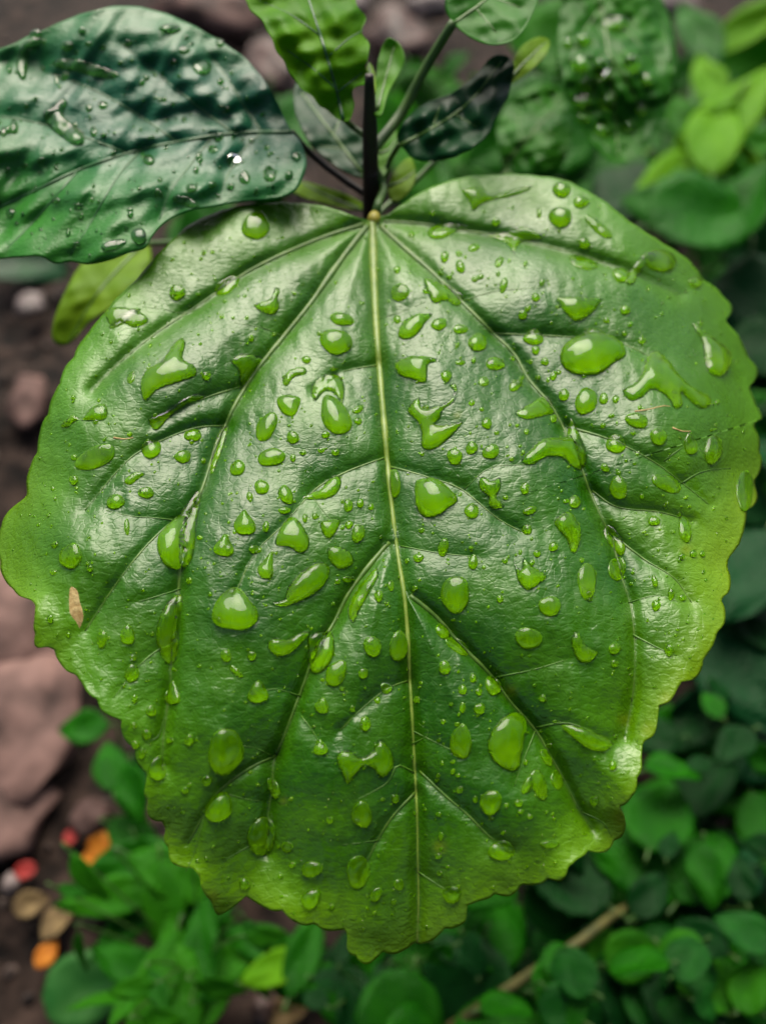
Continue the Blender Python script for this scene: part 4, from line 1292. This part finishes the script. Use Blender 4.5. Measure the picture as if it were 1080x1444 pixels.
# ground cover, lower right: leaves read off the photograph
garden_plant('round_leaf_plant', 'low plant with plump round leaves along both sides of the brown twig', 'plant', GC, 'round',
             [(905, 1312, .05, 92, 120, 'round'), (820, 1388, .05, 102, 100, 'round'), (868, 1376, .035, 60, 60, 'round'), (752, 1432, .05, 84, 95, 'round'), (958, 1402, .05, 74, 80, 'round'), (915, 1410, .03, 66, 20, 'dark'), (690, 1440, .03, 70, 150, 'dark')])
garden_plant('round_leaf_plant', 'broad soft green plant right under the leaf tip', 'plant', GC, 'round',
             [(700, 1310, .07, 120, 60, 'mid'), (790, 1270, .06, 110, 10, 'round'), (672, 1375, .05, 100, 200, 'round'), (745, 1345, .03, 90, 300, 'dark'), (640, 1395, .03, 70, 170, 'round')])
garden_plant('round_leaf_plant', 'bright green plant with large soft leaves beside the lower toothed margin', 'plant', GC, 'broad',
             [(930, 1140, .09, 130, 75, 'mid'), (905, 1215, .08, 150, 160, 'mid'), (850, 1240, .06, 120, 200, 'mid'), (960, 1230, .05, 110, 330, 'dark'), (985, 1140, .04, 90, 20, 'dark')])
garden_plant('round_leaf_plant', 'bluish-green leafy clump beyond the brown twig', 'plant', GC, 'oval',
             [(1010, 1290, .06, 100, 100, 'teal'), (1040, 1320, .06, 90, 40, 'round'), (1000, 1350, .05, 90, 200, 'teal'), (1055, 1230, .08, 80, 70, 'teal'), (1065, 1380, .05, 90, 280, 'round'), (1030, 1400, .04, 80, 240, 'mid'), (1070, 1420, .06, 90, 130, 'mid'), (985, 1440, .04, 80, 90, 'round')])
garden_plant('dark_leaf_plant', 'dark bluish broad-leaved plant below the toothed outer margin', 'plant', GC, 'broad',
             [(1055, 800, .12, 190, 250, 'teal'), (1010, 900, .10, 150, 190, 'dark'), (1050, 960, .10, 170, 300, 'teal'), (990, 1010, .08, 120, 220, 'dark'), (1060, 1050, .08, 120, 60, 'teal'), (960, 1040, .07, 110, 340, 'mid'), (1090, 880, .1, 150, 10, 'dark')])
garden_plant('dark_leaf_plant', 'dark glossy plant behind the right-hand teeth of the big leaf', 'plant', GC, 'broad',
             [(1060, 430, .12, 160, 270, 'teal'), (1080, 540, .11, 160, 200, 'dark'), (1040, 360, .1, 120, 330, 'mid'), (1085, 640, .1, 140, 120, 'teal'), (1100, 480, .12, 150, 30, 'dark')])
garden_plant('glossy_shrub', 'shrub with pale shining leaves beside the upper rim of the big leaf', 'shrub', None, 'broad',
             [(1000, 300, .16, 190, 20, 'mid'), (950, 290, .15, 130, 160, 'mid'), (1050, 285, .16, 150, 60, 'mid'), (880, 262, .13, 140, 250, 'dark'), (845, 235, .13, 150, 200, 'mid'), (1070, 350, .12, 140, 300, 'dark'), (920, 250, .12, 120, 80, 'mid')], stem_r=.0014)
beaded = garden_plant('glossy_shrub', 'tall shrub of dark leaves beaded with drops behind the curled leaf', 'shrub', None, 'broad',
             [(750, 190, .14, 200, 200, 'mid'), (790, 180, .12, 180, 280, 'mid'), (690, 215, .1, 120, 150, 'bright'), (830, 200, .12, 170, 300, 'dark'), (780, 40, .16, 180, 150, 'bright')], stem_r=.0016)
garden_plant('seedling', 'bright yellow-green seedling with upright narrow leaves by the dark gap', 'plant', None, 'lance',
             [(1000, 105, .15, 130, 100, 'yellowgreen'), (1040, 145, .15, 190, 60, 'yellowgreen'), (985, 215, .14, 190, 235, 'yellowgreen'), (1008, 170, .16, 200, 85, 'yellowgreen'), (955, 232, .14, 170, 215, 'yellowgreen'), (1020, 235, .13, 150, 330, 'bright'),
              (1012, 195, .12, 150, 70, 'bright'), (1062, 200, .11, 140, 10, 'bright'), (1065, 30, .12, 150, 20, 'yellowgreen'), (930, 195, .09, 130, 130, 'mid'), (975, 170, .13, 150, 120, 'bright'), (1050, 240, .12, 150, 300, 'yellowgreen'), (985, 250, .12, 140, 260, 'bright'), (985, 35, .14, 160, 105, 'mid')], stem_r=.0012)
br = ORIG[beaded]
BEADV = [([(838, -70), (850, 20), (862, 110), (872, 222)], 0), ([(850, 20), (890, 50), (925, 90)], 1), ([(856, 70), (885, 120), (912, 170)], 1), ([(848, 10), (820, 50), (802, 90)], 1), ([(858, 90), (835, 130), (825, 165)], 1)]
bs, bo = small_sheet([(800, -20), (786, 40), (792, 100), (806, 150), (830, 195), (862, 226), (895, 222), (925, 190), (944, 140), (950, 90), (938, 40), (915, -10), (880, -60), (838, -72)], (865, 80), 0.30, (0.1, -0.35, 0.9), 'mid', cup=-3.0, wav=0.002, veins=BEADV, ring=26, nout=140, ser=0.006, parent=beaded)
bo['label'] = 'broad green leaf beaded with plump drops'
bs2, bo2 = small_sheet([(905, -40), (930, -10), (948, 40), (956, 90), (952, 130), (935, 150), (918, 140), (910, 90), (905, 40)], (930, 60), 0.315, (0.5, -0.3, 0.8), 'mid', cup=-3.0, wav=0.001, veins=[([(906, -30), (930, 60), (940, 140)], 0)], parent=beaded)
bs3, bo3 = small_sheet([(712, 235), (700, 190), (712, 150), (740, 125), (775, 118), (800, 140), (806, 190), (790, 235), (750, 250)], (752, 185), 0.33, (-0.1, -0.3, 0.9), 'mid', cup=-3.0, wav=0.002, veins=[([(712, 232), (752, 185), (795, 140)], 0), ([(735, 205), (730, 160)], 1), ([(752, 185), (790, 190)], 1)], parent=beaded)
for S_, a_ in ((bs, (838, -68)), (bs2, (906, -34)), (bs3, (713, 232))):
    q = S_.P(np.array([float(a_[0])]), np.array([float(a_[1])]))[0]
    stalk('stalk', [np.array([br[0], br[1], -0.01]), np.array([br[0], br[1], 0.12]) * .6 + q * .4, q + np.array([0, .012, -.02]), q], [.0016, .0014, .0011, .0009], 'green_stem', beaded, 8)
for i, (x, y, rx, ry) in enumerate([(824, 55, 12, 11), (818, 90, 14, 12), (830, 118, 11, 10), (822, 142, 13, 11), (824, 164, 9, 8), (850, 182, 12, 11), (856, 145, 14, 12), (850, 95, 13, 18), (868, 32, 20, 11), (905, 152, 9, 9), (892, 90, 12, 14), (885, 180, 10, 9), (800, 60, 7, 9), (912, 112, 8, 10)]):
    o_, c_ = ell(x, y, rx, ry, 0, 0, 22, seed=900 + i)
    BEAD_DROPS.append((bs, o_, c_, 0.6 * min(rx, ry)))
# lower left seedlings
garden_plant('seedling', 'bright green seedling with narrow leaves beside the orange petal', 'plant', 'narrow-leaved seedlings', 'lance',
             [(200, 1210, .05, 150, 10, 'mid'), (260, 1235, .06, 170, 340, 'bright'), (150, 1265, .05, 150, 190, 'bright'), (230, 1290, .06, 150, 280, 'bright'), (180, 1300, .04, 130, 230, 'mid'), (290, 1290, .05, 140, 320, 'mid')])
garden_plant('seedling', 'bright green seedling with many crossing narrow leaves by the pale green fallen leaf', 'plant', 'narrow-leaved seedlings', 'lance',
             [(250, 1380, .06, 180, 100, 'bright'), (215, 1400, .06, 170, 250, 'bright'), (290, 1400, .05, 170, 60, 'bright'), (180, 1360, .05, 150, 150, 'mid'), (320, 1360, .05, 160, 20, 'bright'), (235, 1430, .05, 150, 290, 'yellowgreen'), (280, 1340, .06, 150, 95, 'mid')])
garden_plant('seedling', 'small green seedling straight below the leaf tip', 'plant', 'narrow-leaved seedlings', 'lance',
             [(400, 1360, .05, 130, 30, 'yellowgreen'), (440, 1390, .04, 140, 350, 'bright'), (370, 1330, .05, 140, 160, 'mid'), (430, 1340, .05, 130, 70, 'mid'), (480, 1370, .04, 130, 320, 'dark'), (540, 1400, .03, 110, 10, 'dark')])
garden_plant('seedling', 'dark green little plant at the edge of the flat pink stone', 'plant', 'narrow-leaved seedlings', 'oval',
             [(155, 1080, .06, 75, 100, 'mid'), (115, 1025, .05, 80, 180, 'mid'), (185, 1120, .06, 90, 290, 'mid'), (200, 1090, .05, 80, 30, 'dark'), (190, 1180, .04, 90, 330, 'mid')])
# greenery under and behind the big leaf, and beyond the frame edges
for k, (us, vs_, n, mats, kind, lab) in enumerate([
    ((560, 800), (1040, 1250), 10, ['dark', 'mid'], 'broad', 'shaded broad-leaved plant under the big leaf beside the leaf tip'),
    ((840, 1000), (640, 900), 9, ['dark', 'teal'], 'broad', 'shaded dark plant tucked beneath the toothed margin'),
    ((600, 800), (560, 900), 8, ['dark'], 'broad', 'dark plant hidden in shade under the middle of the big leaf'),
    ((960, 1120), (1090, 1220), 9, ['dark', 'mid'], 'oval', 'shaded oval-leaved plant between the toothed margin and the bluish clump'),
    ((820, 1000), (1290, 1440), 8, ['dark', 'round'], 'round', 'low dark round-leaved plant in the shade behind the brown twig'),
    ((1080, 1250), (1150, 1440), 9, ['round', 'mid'], 'round', 'round-leaved plant beyond the bluish clump'),
    ((560, 720), (1400, 1520), 7, ['dark', 'mid'], 'round', 'dark low plant at the lower end of the brown twig'),
    ((560, 700), (150, 280), 7, ['mid', 'bright'], 'broad', 'leafy green plant low behind the leaf joint'),
    ((700, 860), (150, 300), 8, ['dark', 'mid'], 'broad', 'shaded plant low behind the top rim of the big leaf'),
    ((950, 1150), (60, 240), 8, ['mid', 'bright'], 'oval', 'light green plant around the base of the yellow-green seedling'),
    ((1050, 1200), (250, 420), 8, ['mid', 'dark'], 'broad', 'broad-leaved plant beside the pale shining shrub'),
    ((1080, 1260), (560, 800), 8, ['dark', 'teal'], 'broad', 'bluish dark plant farther out from the toothed margin'),
    ((250, 420), (150, 330), 6, ['dark', 'mid'], 'broad', 'shaded plant beneath the dark overlapping leaf'),
]):
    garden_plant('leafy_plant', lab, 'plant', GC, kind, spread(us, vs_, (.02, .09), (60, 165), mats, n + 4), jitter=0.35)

for S_, o_, c_, hh in BEAD_DROPS:
    V, fs, wet = dome(S_, o_, c_, hh)
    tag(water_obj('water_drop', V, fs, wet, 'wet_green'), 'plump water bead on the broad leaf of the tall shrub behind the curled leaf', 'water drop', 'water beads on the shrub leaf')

for k, (us, vs_, n, mats, kind, lab) in enumerate([
    ((880, 1090), (930, 1130), 22, ['mid', 'dark', 'teal'], 'oval', 'small-leaved creeping plant below the dark bluish broad-leaved plant'),
    ((900, 1090), (1180, 1330), 24, ['mid', 'round', 'dark'], 'oval', 'dense small-leaved creeper around the bluish clump'),
    ((840, 1090), (1330, 1450), 24, ['round', 'mid', 'bright'], 'round', 'dense round-leaved creeper past the upper end of the twig'),
    ((620, 820), (1270, 1450), 18, ['round', 'mid', 'dark'], 'round', 'dense round-leaved creeper along the lower side of the twig'),
    ((1000, 1100), (330, 620), 20, ['mid', 'dark', 'teal'], 'broad', 'small-leaved dark plant beside the sharp outer tooth'),
    ((1030, 1100), (640, 900), 18, ['teal', 'dark', 'mid'], 'broad', 'small-leaved bluish plant along the outer margin'),
    ((880, 1090), (120, 320), 22, ['yellowgreen', 'bright', 'mid'], 'lance', 'bright narrow-leaved weed around the pale shining shrub'),
    ((700, 900), (100, 260), 18, ['mid', 'bright', 'dark'], 'oval', 'small-leaved green weed behind the top rim of the big leaf'),
    ((100, 420), (1190, 1440), 22, ['bright', 'mid', 'mid'], 'lance', 'feathery bright green weed among the seedlings'),
    ((420, 640), (1330, 1440), 14, ['dark', 'mid'], 'oval', 'dark small-leaved weed in the shade under the leaf tip'),
    ((600, 700), (60, 250), 12, ['mid', 'bright'], 'oval', 'small green weed behind the curled leaf'),
]):
    garden_plant('leafy_plant', lab, 'plant', GC, kind, spread(us, vs_, (.03, .11), (45, 95), mats, n), jitter=0.45, stem_r=.0006)

# ------------------------------------------------------------------ brown twig, stones, petals, litter
tw0, _ = at_z(np.array(620.0), np.array(1460.0), 0.06)
tw1, _ = at_z(np.array(740.0), np.array(1380.0), 0.08)
tw2, _ = at_z(np.array(815.0), np.array(1330.0), 0.085)
tw3, _ = at_z(np.array(880.0), np.array(1282.0), 0.07)
tw4, _ = at_z(np.array(985.0), np.array(1225.0), 0.0)
tws, _ = at_z(np.array(560.0), np.array(1500.0), -0.008)
o = stalk('fallen_twig', [tws, tw0, tw1, tw2, tw3, tw4], [.0022, .0021, .002, .0018, .0016, .0012], 'twig', None, 10)
tag(o, 'brown bent twig lying among the round-leaved plants', 'twig')


def pebble_mesh(name, u, v, z, w, h, ang, mat, thick=0.5, seed=0, lump=0.38):
    P, t = at_z(np.array(float(u)), np.array(float(v)), z)
    a, b_ = w * t / FPX / 2, h * t / FPX / 2 / 0.85
    c_ = min(a, b_) * thick
    verts, faces = [], []
    nu, nv = 18, 10
    for j in range(nv + 1):
        ph = math.pi * j / nv
        for i in range(nu):
            th = 2 * math.pi * i / nu
            x, y, zz = math.sin(ph) * math.cos(th), math.sin(ph) * math.sin(th), math.cos(ph)
            k = 1 + lump * noise.fractal(Vector((x * 1.4 + seed, y * 1.4, zz * 1.4)), 1.0, 2.0, 3)
            q = rot(x * a * k, y * b_ * k, ang)
            verts.append((P[0] + q[0], P[1] + q[1], z + zz * c_ * k))
    for j in range(nv):
        for i in range(nu):
            i2 = (i + 1) % nu
            faces.append((j * nu + i, (j + 1) * nu + i, (j + 1) * nu + i2, j * nu + i2))
    return mesh_obj(name, verts, faces, M[mat], origin=(P[0], P[1], 0))


for i, (u, v, z, w, h, an, mt, th, lab) in enumerate([
    (-15, 890, .012, 260, 170, -8, 'stone_pink', .35, 'large flat pinkish stone beside the dry-scarred margin'),
    (10, 1020, .01, 200, 230, 20, 'stone_pink', .3, 'long pinkish flat stone leaning below the larger flat stone'),
    (-40, 1140, .006, 180, 160, 30, 'stone_pink', .3, 'pinkish stone half buried under the long flat stone'),
    (40, 562, .012, 50, 88, 10, 'stone_pink', .6, 'upright oval pink pebble in the dark gap under the overlapping leaf'),
    (42, 428, .012, 40, 40, 0, 'stone_pale', .6, 'small pale pebble in the dark gap under the overlapping leaf'),
    (300, 18, .02, 190, 70, -30, 'stone_pink', .6, 'long pinkish-brown edging stone behind the dark overlapping leaf'),
    (385, 95, .02, 70, 120, 25, 'stone_brown', .6, 'brown edging stone between the overlapping leaf and the young leaf'),
    (485, 8, .03, 70, 50, 0, 'stone_pale', .7, 'pale grey stone behind the young leaf'),
    (560, 50, .02, 90, 110, 10, 'stone_brown', .6, 'reddish brown stone behind the folded leaf bud'),
    (605, 8, .03, 60, 40, 0, 'stone_pale', .7, 'pale stone behind the slanting stalk'),
    (930, 8, .03, 110, 40, 0, 'stone_pale', .7, 'pale stone above the dark gap beside the yellow-green seedling'),
    (885, 298, .05, 42, 30, 0, 'stone_pale', .8, 'white pebble touching the upper rim of the big leaf'),
    (952, 172, .1, 26, 34, 0, 'stone_pale', .8, 'small pinkish-white pebble between the beaded shrub and the seedling'),
    (780, 130, .05, 30, 60, 0, 'stone_pink', .6, 'pink stone chip between the two glossy shrubs'),
    (130, 1150, .008, 52, 44, 0, 'stone_pink', .6, 'grey-pink pebble next to the red petal'),
    (14, 1247, .006, 24, 24, 0, 'stone_pale', .7, 'tiny pale pink pebble beside the dark red petal'),
    (370, 1425, .008, 30, 34, 0, 'stone_brown', .6, 'tan pebble below the seedling under the leaf tip'),
    (420, 268, .10, 30, 34, 0, 'stone_pale', .7, 'whitish pebble showing between the big leaf and the overlapping leaf'),
]):
    if z > 0.03:
        # raised ones would float: put them on the soil on the same line of sight
        P, t0 = at_z(np.array(float(u)), np.array(float(v)), z)
        P2, t1 = at_z(np.array(float(u)), np.array(float(v)), 0.006)
        z = 0.006
    tag(pebble_mesh('stone' if max(w, h) > 60 else 'pebble', u, v, z, w, h, an, mt, th, seed=i * 3.7), lab, 'stone' if max(w, h) > 60 else 'pebble')


def flat_litter(name, u, v, z, lp, ang, kind, mat, lab, cat, wide=1.0):
    P, t = at_z(np.array(float(u)), np.array(float(v)), z)
    Lm = lp * float(t) / FPX
    vv, ff = leaf_shape(kind, int(u))
    vv = vv.copy()
    vv[:, 0] *= wide
    n = np.array([0, -0.15, 1.0]) + rng.normal(0, .15, 3)
    n /= np.linalg.norm(n)
    d = rgt * math.cos(R(ang)) + upv * math.sin(R(ang))
    d -= n * (d @ n)
    d /= np.linalg.norm(d)
    x = np.cross(d, n)
    w = P + (vv[:, :1] * x + (vv[:, 1:2] - .5) * d + (vv[:, 2:] + .12) * n) * Lm
    tag(mesh_obj(name, w, ff, M[mat]), lab, cat)


flat_litter('petal', 100, 1180, .004, 24, 100, 'round', 'petal_red', 'small red fallen petal on the soil beside the orange petals', 'petal')
flat_litter('petal', 36, 1228, .004, 30, 20, 'round', 'petal_red', 'dark red fallen petal beside the tiny pale pink pebble', 'petal')
flat_litter('petal', 140, 1190, .005, 34, 70, 'round', 'petal_orange', 'orange fallen petal, the one farther from the seedlings', 'petal')
flat_litter('petal', 126, 1212, .004, 28, 150, 'round', 'petal_orange', 'orange fallen petal lying closest to the narrow-leaved seedlings', 'petal')
flat_litter('dry_leaf', 85, 1295, .004, 70, 75, 'oval', 'dry_leaf', 'pale yellowish dry leaf below the red petals', 'dry leaf')
flat_litter('dry_leaf', 66, 1345, .004, 44, 60, 'oval', 'petal_orange', 'peach-coloured dry leaf below the pale yellowish dry leaf', 'dry leaf')
flat_litter('dry_leaf', 45, 1275, .004, 50, 20, 'broad', 'dry_leaf', 'broad tan dry leaf between the red petal and the pale dry leaf', 'dry leaf')
flat_litter('dry_leaf', 400, 1430, .004, 70, 10, 'oval', 'dry_leaf', 'tan dry leaf on the soil under the leaf tip', 'dry leaf')
flat_litter('fallen_leaf', 120, 1395, .006, 110, 10, 'round', 'round', 'pale blue-green fallen leaf on the soil beside the seedlings', 'fallen leaf')
flat_litter('fallen_leaf', 40, 375, .006, 120, 10, 'broad', 'dark', 'dark bluish fallen leaf in the gap under the overlapping leaf', 'fallen leaf')


def build_crumbs():
    V, F = [], []
    base = [(0, 0, 1), (.9, 0, .2), (.28, .85, .2), (-.72, .53, .2), (-.72, -.53, .2), (.28, -.85, .2), (.7, .5, -.6), (-.27, .83, -.6), (-.9, 0, -.6), (-.27, -.83, -.6), (.7, -.5, -.6)]
    fb = [(0, 1, 2), (0, 2, 3), (0, 3, 4), (0, 4, 5), (0, 5, 1), (1, 6, 2), (2, 7, 3), (3, 8, 4), (4, 9, 5), (5, 10, 1), (2, 6, 7), (3, 7, 8), (4, 8, 9), (5, 9, 10), (1, 10, 6), (6, 10, 9, 8, 7)]
    for _ in range(3200):
        x, y = rng.uniform(-.5, .5), rng.uniform(-.25, .95)
        s = 0.0012 + rng.exponential(0.0018)
        s = min(s, 0.009)
        a = rng.uniform(0, 6.28)
        k = rng.uniform(.6, 1.2, 3) * s
        off = len(V)
        z0 = 0.012 * noise.fractal(Vector((x * 14, y * 14, 0.3)), 0.8, 2.1, 5) + 0.01 * noise.noise(Vector((x * 4, y * 4, 2))) - 0.008
        for p in base:
            q = np.array(p) * k * rng.uniform(.8, 1.2)
            V.append((x + q[0] * math.cos(a) - q[1] * math.sin(a), y + q[0] * math.sin(a) + q[1] * math.cos(a), z0 + q[2] + s * .25))
        F += [tuple(i + off for i in f) for f in fb]
    o = mesh_obj('soil_crumbs', V, F, M['crumb'], origin=(0, 0, 0), smooth=False)
    tag(o, 'loose brown soil crumbs and grit on the ground', 'soil', kind='stuff')


build_crumbs()
